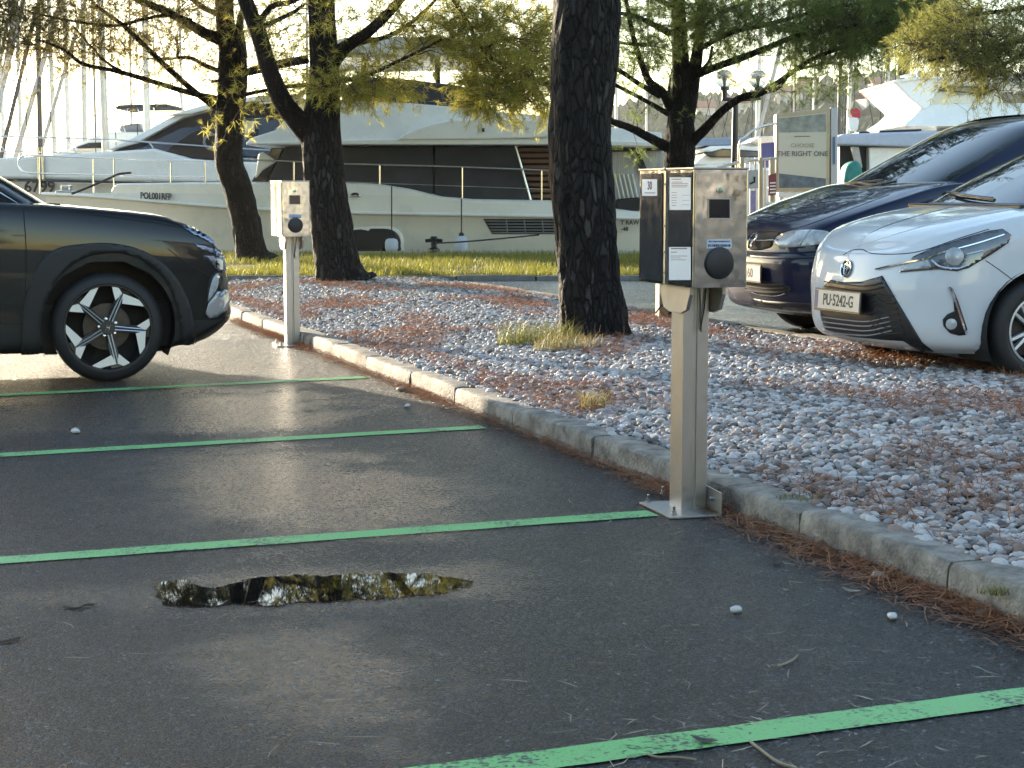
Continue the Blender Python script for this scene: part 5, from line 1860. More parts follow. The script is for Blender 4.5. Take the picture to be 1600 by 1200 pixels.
_i = cr([(x, y, 0) for x, y in ((284, 555), (281, 505), (268, 455), (240, 418), (205, 400), (172, 396), (135, 402), (100, 425), (74, 465), (63, 505), (61, 552))], 5)
decal('arch_cladding', sb, [(p[0], p[1]) for p in _o + _i], M_CLAD, suv, .014, .012, 7, False)
decal('skid_plate', sb, [(321, 490), (325, 474), (340, 455), (356, 452), (358, 462), (352, 484), (338, 495), (326, 497)], M_SILV, suv, .018, .014, 5, False)
decal('lamp_recess', sb, [(322, 470), (326, 440), (338, 424), (352, 422), (360, 428), (362, 452), (345, 456), (330, 478)], M_CLAD, suv, .006, .006, 5)
decal('main_lamp', sb, [(324, 472), (328, 448), (334, 432), (341, 428), (340, 446), (333, 460)], M_LENS, suv, .014, .008, 4)
for poly in ([(285, 352), (300, 355), (325, 366), (350, 385), (343, 387), (318, 374), (296, 363)], [(302, 379), (325, 385), (348, 393), (352, 399), (336, 397), (312, 390)], [(318, 399), (340, 401), (358, 414), (344, 424), (330, 412)]):
    decal('running_light', sb, poly, M_LAMPB, suv, .006, .004, 4)
for k, (a, b) in enumerate((((345, 392), (362, 398)), ((348, 402), (363, 409)), ((350, 412), (364, 421)))):
    seam('grille_bar', sb, [a, ((a[0] + b[0]) / 2, (a[1] + b[1]) / 2), b], M_SILV, suv, .006, .004)
seam('bonnet_gap', sb, [(62, 322), (150, 336), (240, 348), (300, 360), (345, 382)], M_SEAM, suv, .0035, .0)
seam('door_gap', sb, [(36, 322), (39, 360), (41, 392)], M_SEAM, suv, .0035, .0)
seam('door_gap', sb, [(41, 392), (40, 460), (38, 512)], M_SEAM, suv, .0035, .0)
seam('lamp_gap', sb, [(262, 388), (290, 410), (330, 432)], M_SEAM, suv, .003, .0)
# window trim of the front door and the mirror foot
cb = body_bvh(suv.children[1]) if False else None
MB().tube([Vector((-.72, -.80, 1.165)), Vector((-.50, -.815, 1.15)), Vector((-.66, -.795, 1.25)), Vector((-.95, -.75, 1.40))], .008, 6).build('window_trim', M_CHR, suv, world=False)
# wiper cowl and mirror
MB().box((-.34, 0, 1.155), (.16, 1.3, .04)).build('wiper_cowl', M_CLAD, suv, world=False, bevel=.01)
for sgn in (-1, 1):
    MB().lathe([(.02, 0), (.075, .02), (.085, .09), (.07, .16), (.02, .19)], Vector((-.95, sgn * .86, 1.17)), (0, sgn, .1), 14).build('door_mirror', M_PBLK, suv, world=False, smooth=50)


# ---------------- white hatchback, three-quarter front
yc0 = gnd(1618, 597, RZ) + U * .80
yar = thing('parked_car', 'white hatchback with black grille and plate PU 5242-G facing the gravel', 'car', (yc0.x, yc0.y, RZ), KANG + math.pi, 'parked cars')
bon = lerpf([(.82, .60), (.80, .68), (.765, .755), (.69, .825), (.55, .885), (.30, .955), (.0, 1.01), (-.30, 1.045), (-.6, 1.05), (-4, 1.06)])
yv = [ring3(.62, -3.05, .76, lambda x: .165, 1.15), ring3(.755, -3.1, .80, lambda x: .215, 1.15), ring3(.805, -3.12, .82, lambda x: .30, 1.2), ring3(.815, -3.12, .835, lambda x: .42, 1.25),
      ring3(.822, -3.12, .845, lambda x: .54, 1.3), ring3(.805, -3.12, .845, lerpf([(.8, .645), (.3, .70), (-.3, .76), (-4, .80)]), 1.3), ring3(.775, -3.1, .84, lerpf([(.775, .735), (.4, .795), (0, .86), (-.6, .90), (-4, .93)]), 1.3),
      ring3(.735, -3.08, .80, lambda x: bon(x) - .045, 1.25), ring3(.70, -3.05, .71, lambda x: bon(x) - .022, 1.2), ring3(.67, -3.0, .56, lambda x: bon(x) - .004, 1.1), ring3(.65, -2.95, .30, lambda x: bon(x) + .002, 1.0), ring3(.64, -2.9, .01, lambda x: bon(x) + .004, .8)]
ybody, ybv = shell('body', yv, [M_PWHT], yar, 7, 5, None, [(0, .305, .355), (-2.51, .305, .355)])
yg = [ring3(.02, -3.05, .76, lambda x: .985, .62), ring3(-.38, -2.95, .735, lambda x: 1.18, .62), ring3(-.78, -2.85, .68, lambda x: 1.36, .6), ring3(-1.02, -2.75, .60, lambda x: 1.45, .5), ring3(-1.25, -2.65, .32, lambda x: 1.485, .4), ring3(-1.4, -2.6, .01, lambda x: 1.495, .3)]
ycab, ycb = shell('cabin', yg, [M_PWHT, M_GLASS, M_BLACK], yar, 5, 4, lambda s, r: 1 if (.15 < r < 2.5 and s < 4.1) or (.35 < r < 2.0 and 5.5 < s < 7.5) or (.35 < r < 2.0 and 7.7 < s < 9.3) else (2 if r < .3 and s < 4.4 else 0))
MB().box((-1.15, 0, .33), (3.5, 1.1, .28)).build('underbody', M_DARK, yar, world=False)
for sgn in (1, -1):
    for x in (0, -2.51):
        liner(yar, x, .305, .355, sgn)
        wheel(yar, x, sgn * .735, .303, .205, .175, sgn, 'y', 10)
decal('grille', ybv, [(1299, 437), (1320, 441), (1348, 440), (1379, 431), (1400, 467), (1441, 535), (1464, 553), (1440, 549), (1412, 532), (1380, 530), (1330, 525), (1290, 514), (1283, 492), (1283, 466), (1289, 446)], M_BLACK, yar, .006, .008, 6, False)
for k, y in enumerate((445, 452, 500, 507, 514, 521)):
    dx = (y - 437) * .55
    seam('grille_bar', ybv, [(1290 - (4 if y > 470 else 0), y - 5), (1325, y), (1352 + dx * .12, y + 2), (1378 + dx * .36, y - 5 if y > 470 else y - 3)], M_SILV if y > 490 else M_BLACK, yar, .004, .009)
for k in range(7):
    y = 463 + k * 9.5
    dx = (y - 437) * .5
    seam('grille_rib', ybv, [(1362, y), (1372, y - 5), (1384, y), (1392 + dx * .5, y - 1)], M_CLAD, yar, .0045, .010)
decal('lower_skirt', ybv, [(1290, 543), (1330, 556), (1400, 566), (1470, 566), (1545, 564), (1545, 580), (1450, 584), (1370, 575), (1300, 557)], M_CLAD, yar, .006, .008, 8, False)
hl = decal('headlight', ybv, [(1405, 426), (1428, 401), (1452, 390), (1500, 374), (1545, 361), (1566, 358), (1580, 367), (1575, 380), (1548, 398), (1513, 419), (1495, 424), (1466, 421)], M_LENSD, yar, .006, .006, 5, False)
decal('indicator_lens', ybv, [(1407, 424), (1420, 410), (1450, 405), (1456, 418), (1440, 420)], M_LENS, hl, .010, .003, 4, False)
seam('chrome_strip', ybv, [(1370, 421), (1410, 412), (1446, 405), (1470, 396), (1500, 388), (1535, 378), (1568, 367)], M_CHR, hl, .006, .010)
seam('chrome_strip', ybv, [(1456, 407), (1470, 417), (1495, 420), (1511, 415)], M_CHR, hl, .006, .010)
seam('chrome_strip', ybv, [(1510, 398), (1535, 392)], M_CHR, hl, .005, .010)
q, nn = cast(ybv, 1491, 401)
MB().lathe([(.052, 0), (.052, .008), (.044, .012), (.03, .020), (.004, .024)], q + nn * .004, nn, 24).build('projector_lens', M_LENS, hl, smooth=40)
fgl = decal('fog_lamp_bezel', ybv, [(1484, 448), (1488, 450), (1497, 470), (1505, 495), (1511, 514), (1509, 523), (1498, 524), (1484, 520), (1474, 509), (1473, 499), (1480, 491), (1491, 486), (1490, 470)], M_BLACK, yar, .006, .006, 4, False)
seam('chrome_strip', ybv, [(1484, 448), (1490, 462), (1497, 484), (1504, 505), (1509, 521)], M_CHR, fgl, .009, .008)
q, nn = cast(ybv, 1486, 506)
MB().lathe([(.032, 0), (.032, .008), (.025, .012), (.004, .015)], q + nn * .005, nn, 20).build('fog_lamp', M_LENS, fgl, smooth=40)
# round emblem of three ovals
q, nn = cast(ybv, 1324, 420)
bd = MB().lathe([(.05, 0), (.05, .008), (.044, .010)], q + nn * .002, nn, 28).build('badge', M_SEAM, yar, smooth=30)
ta = Vector((-U.x, -U.y, 0)); ta = (ta - nn * ta.dot(nn)).normalized(); tb = nn.cross(ta)
for (rx, ry, cy) in ((.050, .050, 0), (.014, .036, 0), (.036, .015, .012)):
    MB().tube([q + nn * .011 + ta * math.cos(a) * rx + tb * ((cy if tb.z > 0 else -cy) + math.sin(a) * ry) for a in np.linspace(0, 2 * math.pi, 29)], .0052, 6).build('badge_oval', M_CHR, bd, smooth=60)


def plate(car, x, z, s, tilt=0.0, w=.52, h=.112, size=.098, squeeze=.8):
    F = FR[car.name]
    fwd = (F.to_3x3() @ Vector((1, 0, 0))).normalized()
    right = fwd.cross(Vector((0, 0, 1))) * -1
    c = F @ Vector((x, 0, z))
    up_ = (Vector((0, 0, 1)) - fwd * tilt).normalized()
    n_ = right.cross(up_)
    mk = lambda a, b, d: c + right * a + up_ * b + n_ * d
    pf = MB().prism([mk(-w / 2 - .012, -h / 2 - .014, -.012), mk(w / 2 + .012, -h / 2 - .014, -.012), mk(w / 2 + .012, h / 2 + .010, -.012), mk(-w / 2 - .012, h / 2 + .010, -.012)], n_ * .010).build('plate_frame', M_BLACK, car, bevel=.003)
    pl = MB().prism([mk(-w / 2, -h / 2, -.0018), mk(w / 2, -h / 2, -.0018), mk(w / 2, h / 2, -.0018), mk(-w / 2, h / 2, -.0018)], n_ * .003).build('number_plate', M_PLATE, car, bevel=.001)
    MB().prism([mk(-w / 2 + .002, -h / 2 + .002, .0014), mk(-w / 2 + .04, -h / 2 + .002, .0014), mk(-w / 2 + .04, h / 2 - .002, .0014), mk(-w / 2 + .002, h / 2 - .002, .0014)], n_ * .0006).build('plate_band', mat('plate_blue', (.03, .06, .22), .4), pl)
    text('plate_letters', s, size, mk(.018, -.002, .0022), right, up_, M_INK2, pl, .0008, .0015, squeeze=squeeze)
    return pl


M_INK2 = mat('plate_black', (0.01, 0.01, 0.01), 0.5)
plate(yar, .862, .445, 'PU·5242-G', 0.05)
seam('bonnet_gap', ybv, [(1318, 398), (1332, 391), (1348, 390), (1362, 396), (1400, 397), (1440, 392), (1500, 372), (1545, 358)], M_SEAM, yar, .0032, .0)
seam('bumper_gap', ybv, [(1540, 407), (1562, 422), (1586, 440)], M_SEAM, yar, .0025, .0)
seam('bonnet_crease', ybv, [(1340, 385), (1420, 360), (1500, 340), (1580, 326)], M_PWHT, yar, .005, -.001)
seam('wiper_arm', ycb, [(1492, 306), (1520, 312), (1556, 317)], M_BLACK, yar, .010, .02)
seam('wiper_blade', ycb, [(1470, 300), (1500, 306), (1552, 312)], M_BLACK, yar, .007, .012)
MB().box((-.06, 0, 1.012), (.12, 1.2, .03)).build('wiper_cowl', M_BLACK, yar, world=False, bevel=.01)

# ---------------- dark blue people carrier behind it
mc = gnd(1262, 512, RZ) - U * .75
van = thing('parked_car', 'dark blue minivan with long sloping windscreen behind the white hatchback', 'car', (mc.x, mc.y, RZ), KANG + math.pi, 'parked cars')
bon = lerpf([(.93, .62), (.915, .72), (.88, .80), (.80, .86), (.62, .935), (.35, 1.03), (.05, 1.12), (-.2, 1.18), (-.5, 1.2), (-4, 1.2)])
vv_ = [ring3(.70, -3.6, .80, lambda x: .19, 1.1), ring3(.86, -3.65, .85, lambda x: .235, 1.1), ring3(.915, -3.68, .87, lambda x: .32, 1.15), ring3(.935, -3.68, .885, lambda x: .46, 1.15), ring3(.945, -3.68, .895, lambda x: .60, 1.2),
       ring3(.905, -3.68, .90, lerpf([(.9, .66), (.3, .70), (-4, .76)]), 1.2), ring3(.895, -3.66, .90, lerpf([(.9, .74), (.5, .80), (0, .88), (-4, .96)]), 1.25), ring3(.86, -3.62, .87, lambda x: bon(x) - .06, 1.25),
       ring3(.82, -3.58, .79, lambda x: bon(x) - .025, 1.2), ring3(.79, -3.55, .60, lambda x: bon(x) - .004, 1.1), ring3(.77, -3.5, .30, lambda x: bon(x) + .003, 1.0), ring3(.76, -3.5, .01, lambda x: bon(x) + .005, .8)]
vbody, vb = shell('body', vv_, [M_PBLU], van, 7, 5, None, [(0, .33, .38), (-2.84, .33, .38)])
vg = [ring3(.05, -3.62, .80, lambda x: 1.06, .75), ring3(-.36, -3.58, .79, lambda x: 1.28, .75), ring3(-.78, -3.5, .74, lambda x: 1.49, .72), ring3(-1.10, -3.42, .67, lambda x: 1.63, .6), ring3(-1.4, -3.3, .40, lambda x: 1.695, .5), ring3(-1.6, -3.2, .01, lambda x: 1.71, .4)]
vcab, vcb = shell('cabin', vg, [M_PBLU, M_GLASS, M_BLACK], van, 5, 4, lambda s, r: 1 if (.3 < r < 2.65 and s < 3.75) or (.45 < r < 1.45 and 4.95 < s < 5.95) or (.45 < r < 2.2 and 6.15 < s < 7.9) or (.45 < r < 2.2 and 8.1 < s < 9.4) else (2 if r < .3 and s < 3.9 else 0))
MB().box((-1.3, 0, .36), (4.0, 1.2, .28)).build('underbody', M_DARK, van, world=False)
for sgn in (1, -1):
    for x in (0, -2.84):
        liner(van, x, .33, .38, sgn)
        wheel(van, x, sgn * .765, .33, .205, .2, sgn, 'y', 5)
vh = decal('headlight', vb, [(1209, 380), (1214, 371), (1228, 363.5), (1248, 360), (1281, 360), (1295, 363), (1301, 369), (1297, 376), (1283, 381), (1255, 385), (1234, 386.5), (1219, 386)], M_LENS, van, .006, .006, 5, mirror=True)
seam('lens_divider', vb, [(1267, 360), (1258, 371), (1250, 384)], M_SILV, vh, .005, .008)
vgr = decal('grille', vb, [(1169, 387), (1171, 376), (1178, 366), (1192, 363), (1208, 362), (1222, 364), (1210, 374), (1205, 386), (1190, 390), (1176, 391)], M_SEAM, van, .004, .006, 4)
seam('grille_bar', vb, [(1176, 375), (1190, 376), (1210, 376)], M_CHR, vgr, .006, .010)
seam('grille_rim', vb, [(1170, 388), (1172, 375), (1180, 365), (1200, 362), (1222, 364)], M_CHR, vgr, .004, .006)
# curved double-stroke emblem
q, nn = cast(vb, 1181, 377)
ta = -U; ta = (ta - nn * ta.dot(nn)).normalized(); tb = nn.cross(ta)
tb = tb if tb.z > 0 else -tb
for s_ in (-1, 1):
    pts = [q + nn * .016 + ta * (.034 * math.sin(a) * s_ * .7) + tb * (s_ * (.004 + .042 * (1 - math.cos(a)) * .6)) for a in np.linspace(.1, 2.6, 10)]
    MB().tube(pts, [.004 + .006 * math.sin(a) for a in np.linspace(.1, 3.0, 10)], 6).build('badge', M_CHR, vgr, smooth=60)
decal('lower_grille', vb, [(1165, 437), (1180, 438), (1210, 441), (1232, 446), (1237, 452), (1228, 460), (1205, 462), (1180, 458), (1168, 450)], M_SEAM, van, .004, .006, 5)
for y in (442, 448, 454):
    seam('grille_bar', vb, [(1166, y - 2), (1195, y + 2), (1228, y + 2)], M_CLAD, van, .006, .008)
seam('chrome_edge', vb, [(1166, 451), (1185, 459), (1212, 462), (1230, 457), (1236, 450)], M_CHR, van, .005, .008)
seam('bumper_gap', vb, [(1166, 393), (1200, 395), (1250, 395), (1305, 391)], M_SEAM, van, .006, .001)
seam('bumper_strip', vb, [(1166, 399), (1190, 402), (1240, 403), (1300, 400)], M_CLAD, van, .010, .002)
decal('chin', vb, [(1176, 466), (1200, 470), (1230, 472), (1300, 474), (1300, 481), (1230, 479), (1190, 475)], M_CLAD, van, .006, .008, 6, False)
plate(van, .978, .50, 'PU 160', 0.0, size=.098, squeeze=.9)
seam('bonnet_gap', vb, [(1222, 363), (1260, 352), (1320, 330), (1390, 304)], M_SEAM, van, .003, .0)
for line in ([(1322, 291), (1350, 288), (1382, 285)], [(1340, 288), (1370, 292), (1402, 287)], [(1326, 294), (1352, 296), (1380, 292)]):
    seam('wiper', vcb, line, M_BLACK, van, .010, .02)
# ================================================================== promenade on the right
M_IRON = mat('black_iron', (0.012, 0.012, 0.013), 0.4)
M_WHITEP = mat('white_painted_rail', (0.62, 0.60, 0.56), 0.5, var=.1)
M_TANF = mat('tan_frame', (0.42, 0.33, 0.20), 0.45, var=.12, vscale=4)
M_GREYF = mat('grey_metal_frame', (0.36, 0.37, 0.39), 0.4, .4)

# ---- double globe lamp
lp = at(1146, 372, 35.5); lp.z = .18
lamp = thing('street_lamp', 'black double lamp with two clear globes behind the charging post', 'street lamp', tuple(lp))
a = at(1146, 158, 35.5)
x0, x1 = lp.x, a.x
MB().tube([Vector((x0, 35.5, .18)), Vector((x0, 35.5, .9)), Vector((x0, 35.5, .92)), Vector((x0, 35.5, a.z))], [.11, .10, .075, .06], 14).build('pole', M_IRON, lamp, smooth=40)
b0, b1 = at(1128, 154, 35.5), at(1188, 153, 35.5)
MB().tube([b0, a + Vector((0, 0, .02)), b1], .045, 10).build('cross_arm', M_IRON, lamp, smooth=40)
mg, ng, bgl = newmat('lamp_globe_glass')
bgl.inputs['Base Color'].default_value = (.75, .70, .58, 1)
bgl.inputs['Roughness'].default_value = .08
bgl.inputs['Transmission Weight'].default_value = .75
bgl.inputs['IOR'].default_value = 1.15
for gx in (1132, 1184.5):
    c = at(gx, 123, 35.5)
    MB().tube([at(gx, 153, 35.5), at(gx, 140, 35.5)], [.05, .06], 10).build('globe_stem', M_IRON, lamp, smooth=40)
    MB().lathe([(.10, 0), (.10, .06), (.08, .08)], at(gx, 141, 35.5), (0, 0, 1), 14).build('globe_collar', M_IRON, lamp, smooth=40)
    gl = MB().lathe([(.19 * math.sin(t), -.19 * math.cos(t)) for t in np.linspace(.25, math.pi - .01, 16)], c, (0, 0, 1), 24, False).build('globe', mg, lamp, smooth=80)
    MB().lathe([(.02, -.17), (.03, -.05), (.05, 0), (.03, .04), (.005, .06)], c, (0, 0, 1), 12).build('bulb', M_GREYP, gl, smooth=60)

# ---- advertising board
Y = 36.0
ad = thing('advertising_board', 'tan framed advertising board reading choose the right one', 'advertising board', tuple(at(1262, 372, Y)))
P4_ = [(1213, 178), (1297, 168), (1296, 298), (1212, 300)]
slab('case', P4_, Y, Y + .35, M_TANF, ad, .015)
M_POST = mat('poster_paper', (0.50, 0.47, 0.38), 0.3, var=.05, vscale=2)
pst = slab('poster', [(1216.5, 184), (1291.5, 176), (1291, 294), (1216, 295)], Y - .02, Y - .002, M_POST, ad, .003)
slab('poster_picture', [(1217.5, 185), (1290.5, 177.5), (1290.5, 206), (1217.5, 207)], Y - .028, Y - .0205, mat('poster_photo', (.22, .23, .20), .35, var=.5, vscale=4), pst, 0)
slab('poster_picture', [(1217.5, 271), (1290.5, 279), (1290.5, 293), (1217.5, 294)], Y - .028, Y - .0205, mat('poster_photo_blue', (.08, .10, .13), .35, var=.7, vscale=5), pst, 0)
M_ADINK = mat('poster_ink', (.16, .15, .13), .5)
text('poster_words', 'CHOOSE', .125, at(1254, 227.5, Y - .03), (1, 0, 0), (0, 0, 1), mat('poster_ink_pale', (.30, .28, .24), .5), pst, .002, .0)
text('poster_words', 'THE RIGHT ONE', .145, at(1254, 240.5, Y - .03), (1, 0, 0), (0, 0, 1), M_ADINK, pst, .002, .003)
slab('poster_small_print', [(1241, 212.5), (1266, 212), (1266, 213.6), (1241, 214)], Y - .028, Y - .0205, M_ADINK, pst, 0)
slab('side_post', [(1298, 168), (1309, 167), (1308, 372), (1298, 372)], Y + .02, Y + .30, M_GREYF, ad, .012)
slab('blue_strip', [(1302, 214), (1305, 213), (1305, 256), (1302, 257)], Y - .01, Y + .018, mat('blue_strip', (.05, .12, .25), .4), ad, 0)
slab('case_foot', [(1216, 301), (1296, 299), (1296, 306), (1216, 308)], Y + .02, Y + .3, M_WHITEP, ad, .01)
slab('leg', [(1218, 308), (1224, 308), (1224, 380), (1218, 380)], Y + .05, Y + .2, M_GREYF, ad, .005)
slab('leg', [(1284, 306), (1290, 306), (1290, 380), (1284, 380)], Y + .05, Y + .2, M_GREYF, ad, .005)

# ---- white picket railing in front of the berths
fc = thing('railing', 'white picket railing between the charging post and the blue minivan', 'railing', tuple(at(1200, 378, 34.8)))
pxtube('top_rail', [(1120, 262), (1160, 252), (1214, 247)], 34.8, .03, M_WHITEP, fc, 6, 0)
pxtube('top_rail', [(1196, 318), (1330, 316), (1420, 315)], 34.6, .03, M_WHITEP, fc, 6, 0)
pxtube('bottom_rail', [(1120, 350), (1300, 348), (1420, 346)], 34.7, .03, M_WHITEP, fc, 6, 0)
for k in range(12):
    x = 1127 + k * 7.6
    pxtube('picket', [(x, 262 - (x - 1120) * .16), (x, 350)], 34.78, .018, M_WHITEP, fc, 5, 0)
for k in range(22):
    x = 1222 + k * 7.4
    pxtube('picket', [(x, 312), (x, 347)], 34.62, .018, M_WHITEP, fc, 5, 0)
for x in (1160, 1189, 1207):
    slab('gate_post', [(x - 3, 246), (x + 3, 246), (x + 3, 352), (x - 3, 352)], 34.6, 34.7, M_TANF, fc, .008)
gt = thing('gate_arch', 'curved steel gate arch left of the advertising board', 'gate', tuple(at(1160, 352, 35.2)))
pxtube('arch_tube', [(1154, 350), (1154, 260), (1156, 222), (1166, 212), (1180, 202), (1196, 196), (1213, 193)], 35.2, .025, M_CHROME, gt)
pxtube('arch_tube', [(1187, 350), (1187, 270), (1187, 216)], 35.25, .022, M_CHROME, gt)
bn = tag(slab('purple_banner', [(1189, 224), (1210, 222), (1211, 262), (1190, 262)], 35.6, 35.62, mat('purple_cloth', (.11, .10, .26), .6, var=.3, vscale=3), None, .004), 'dark purple banner hanging left of the advertising board', 'banner')
kb = thing('kiosk_awning', 'cream awning of a small stall behind the gate arch', 'awning', tuple(at(1195, 372, 38)))
slab('awning_cloth', [(1172, 222), (1188, 213), (1212, 212), (1240, 214), (1240, 222), (1190, 226)], 37.6, 39.4, M_GEL, kb, .03)
pxtube('awning_pole', [(1187, 222), (1187, 372)], 37.8, .03, M_WHITEP, kb, 6, 0)
pxtube('awning_pole', [(1236, 222), (1236, 372)], 37.8, .03, M_WHITEP, kb, 6, 0)
sg1 = thing('notice_board', 'grey notice board with a small dark symbol on the railing', 'sign', tuple(at(1176, 290, 34.5)))
slab('board', [(1168, 266), (1185, 265), (1185, 294), (1168, 295)], 34.5, 34.53, M_GREYF, sg1, .004)
pxtube('symbol', [(1172, 287), (1179, 284), (1179, 276)], 34.48, .02, M_DARK, sg1, 5, 0)
sg2 = thing('notice_board', 'dark red poster on the railing beside the advertising board', 'sign', tuple(at(1208, 300, 34.5)))
slab('board', [(1201, 274), (1213, 270), (1213, 304), (1201, 306)], 34.5, 34.53, mat('red_poster', (.22, .03, .05), .5, var=.3), sg2, .003)
for k in range(4):
    slab('white_bar', [(1203, 285 + k * 5), (1212, 284.5 + k * 5), (1212, 286.5 + k * 5), (1203, 287 + k * 5)], 34.485, 34.498, M_GEL, sg2, 0)
sg3 = tag(slab('notice_board', [(1172, 298), (1181, 298), (1181, 340), (1172, 340)], 34.5, 34.53, mat('lilac_poster', (.30, .24, .40), .5, var=.3), None, .003), 'narrow lilac poster low on the railing', 'sign')

# ---- wooded hill across the harbour
M_HILL = mat('hill_earth', (0.10, 0.105, 0.08), 0.9, var=.5, vscale=.05)
HY = 620.0
prof = [(-900, 262), (-300, 256), (100, 258), (400, 250), (700, 232), (860, 205), (960, 178), (1040, 168), (1100, 164), (1160, 160), (1210, 150), (1260, 142), (1330, 136), (1380, 130), (1450, 132), (1560, 128), (1700, 134), (2000, 150), (2600, 190)]
vs, fs = [], []
rows = 14
cols = [tuple(p) for p in cr([(*p, 0) for p in prof], 12)]
for j in range(rows):
    t = j / (rows - 1)
    for (px, py, _) in cols:
        top = at(px, py, HY)
        y = HY - 230 * (1 - t)
        z = -1.4 + (top.z + 1.4) * (t ** .75) * (1 + .08 * noise.noise(Vector((px * .012, t * 4, 0))) * (1 - t))
        vs.append(Vector((top.x * (y / HY), y, z)))
for j in range(rows - 1):
    for i in range(len(cols) - 1):
        k = j * len(cols) + i
        fs.append((k, k + 1, k + len(cols) + 1, k + len(cols)))
hill = tag(raw('hill', vs, fs, M_HILL, smooth=True), 'wooded hill across the harbour', kind='structure')
hb = BVHTree.FromPolygons(vs, [tuple(f) for f in fs])
# trees on the hill read as one wood
rnd = random.Random(3)
tv, tf = [], []
base = bpy.data.meshes.new('tmp')
bm = bmesh.new(); bmesh.ops.create_icosphere(bm, subdivisions=1, radius=1)
bv = [v.co.copy() for v in bm.verts]; bf = [[v.index for v in f.verts] for f in bm.faces]; bm.free()
n = 0
while n < 5200:
    px = rnd.uniform(820, 1720)
    t = rnd.random() ** .8
    top_py = float(np.interp(px, [p[0] for p in prof], [p[1] for p in prof]))
    py = top_py + (298 - top_py) * (1 - t) + rnd.uniform(-1, 1)
    h = hb.ray_cast(CAMP, ray(px, max(py, top_py + .5)).normalized())
    if h[0] is None:
        n += 1
        continue
    s_ = rnd.uniform(1.0, 2.6)
    sz = s_ * rnd.uniform(.8, 1.9)
    k = len(tv)
    for v in bv:
        d = 1 + .35 * noise.noise(v * 1.7 + Vector((n * .37, 0, 0)))
        tv.append((h[0].x + v.x * s_ * d, h[0].y + v.y * s_ * d, h[0].z + sz * .5 + v.z * sz * d))
    tf += [[i + k for i in f] for f in bf]
    n += 1
M_WOOD = leafmat('far_wood', (0.045, 0.06, 0.03), (0.11, 0.12, 0.06), 0.15, .9)
tag(raw('hill_wood', tv, tf, M_WOOD), 'far off trees covering the hill as one mass', 'woodland', kind='stuff')
M_HW = mat('far_house_wall', (.55, .50, .43), .8)
M_HR = mat('far_house_roof', (.30, .14, .09), .8)
places = ['low on the hill left of the lamp', 'below the ridge behind the lamp', 'on the slope above the advertising board', 'high on the ridge above the board', 'right of the board on the slope', 'left of the white mast on the hill', 'right of the white mast near the shore']
for k, (px, py) in enumerate(((1100, 200), (1160, 190), (1236, 178), (1262, 160), (1352, 190), (1370, 160), (1420, 205))):
    h = hb.ray_cast(CAMP, ray(px, py).normalized())
    if h[0] is None:
        continue
    p = h[0]
    ht = thing('far_house', 'tiny pale house with red roof ' + places[k], 'house', tuple(p), rnd.uniform(-.4, .4), 'houses on the far hill')
    w, d, hh = rnd.uniform(5, 9), 6, rnd.uniform(3, 5)
    MB().box((0, -2, hh / 2), (w, d, hh + 4)).build('wall', M_HW, ht, world=False)
    MB().prism([(-w / 2 - .4, -2 - d / 2 - .4, hh + 2), (w / 2 + .4, -2 - d / 2 - .4, hh + 2), (w / 2 + .4, -2, hh + 4), (-w / 2 - .4, -2, hh + 4)], (0, 0, .3)).add([(-w / 2 - .4, -2 + d / 2 + .4, hh + 2), (w / 2 + .4, -2 + d / 2 + .4, hh + 2), (w / 2 + .4, -2, hh + 4), (-w / 2 - .4, -2, hh + 4)], [(0, 1, 2, 3)]).build('roof', M_HR, ht, world=False)
    for q in (-.28, .05, .3):
        MB().box((w * q, -2 - d / 2 - .05, hh * .62 + 0.6), (w * .12, .1, 1.2)).build('window', M_DARK, ht, world=False)

# ---- belt of trees added unseen behind the viewer, for paint and steel to mirror
rnd = random.Random(77)
C, A = [], []
for k in range(90):
    cx, cy, cz = -30 + (k % 45) * .78 + rnd.uniform(-.8, .8), -12 + rnd.uniform(-2.5, 2.5), rnd.uniform(.8, 4.5) if k < 45 else rnd.uniform(4, 8.5)
    for _ in range(100):
        q = Vector((rnd.gauss(0, .95), rnd.gauss(0, .7), rnd.gauss(0, .95)))
        C.append((cx + q.x, cy + q.y, max(.1, cz + q.z))); A.append((q.x, q.y, q.z + .2))
v, f = needles(C, A, 6, .3, .6, .13, .8)
tag(raw('added_tree_belt', v, f, leafmat('added_belt_leaves', (.03, .042, .028), (.06, .075, .05), .2)), 'unseen belt of trees added for the car paint to mirror', 'woodland', kind='stuff')
# ---- building added unseen right of the viewer, for the polished cabinet to mirror
bl = thing('added_building', 'unseen pale building added for the polished charging cabinet to mirror', 'building', (15, -8, 0))
M_REND = mat('pale_render', (.38, .36, .33), .85, var=.12, vscale=1.5)
MB().box((18, -8, 3.2), (6, 24, 6.4)).build('wall', M_REND, bl)
MB().hexa([Vector(q) for q in ((14.6, -20.4, 6.41), (21.4, -20.4, 6.41), (21.4, 4.4, 6.41), (14.6, 4.4, 6.41), (17.4, -18, 8.2), (18.6, -18, 8.2), (18.6, 2, 8.2), (17.4, 2, 8.2))]).build('roof', M_HR, bl)
for k in range(6):
    for z in (1.7, 4.6):
        w_ = MB().box((14.98, -18 + k * 3.9, z), (.08, 1.3, 1.5)).build('window', M_WHITEP, bl)
        MB().box((14.93, -18 + k * 3.9, z), (.06, 1.1, 1.3)).build('pane', M_TINT, w_)

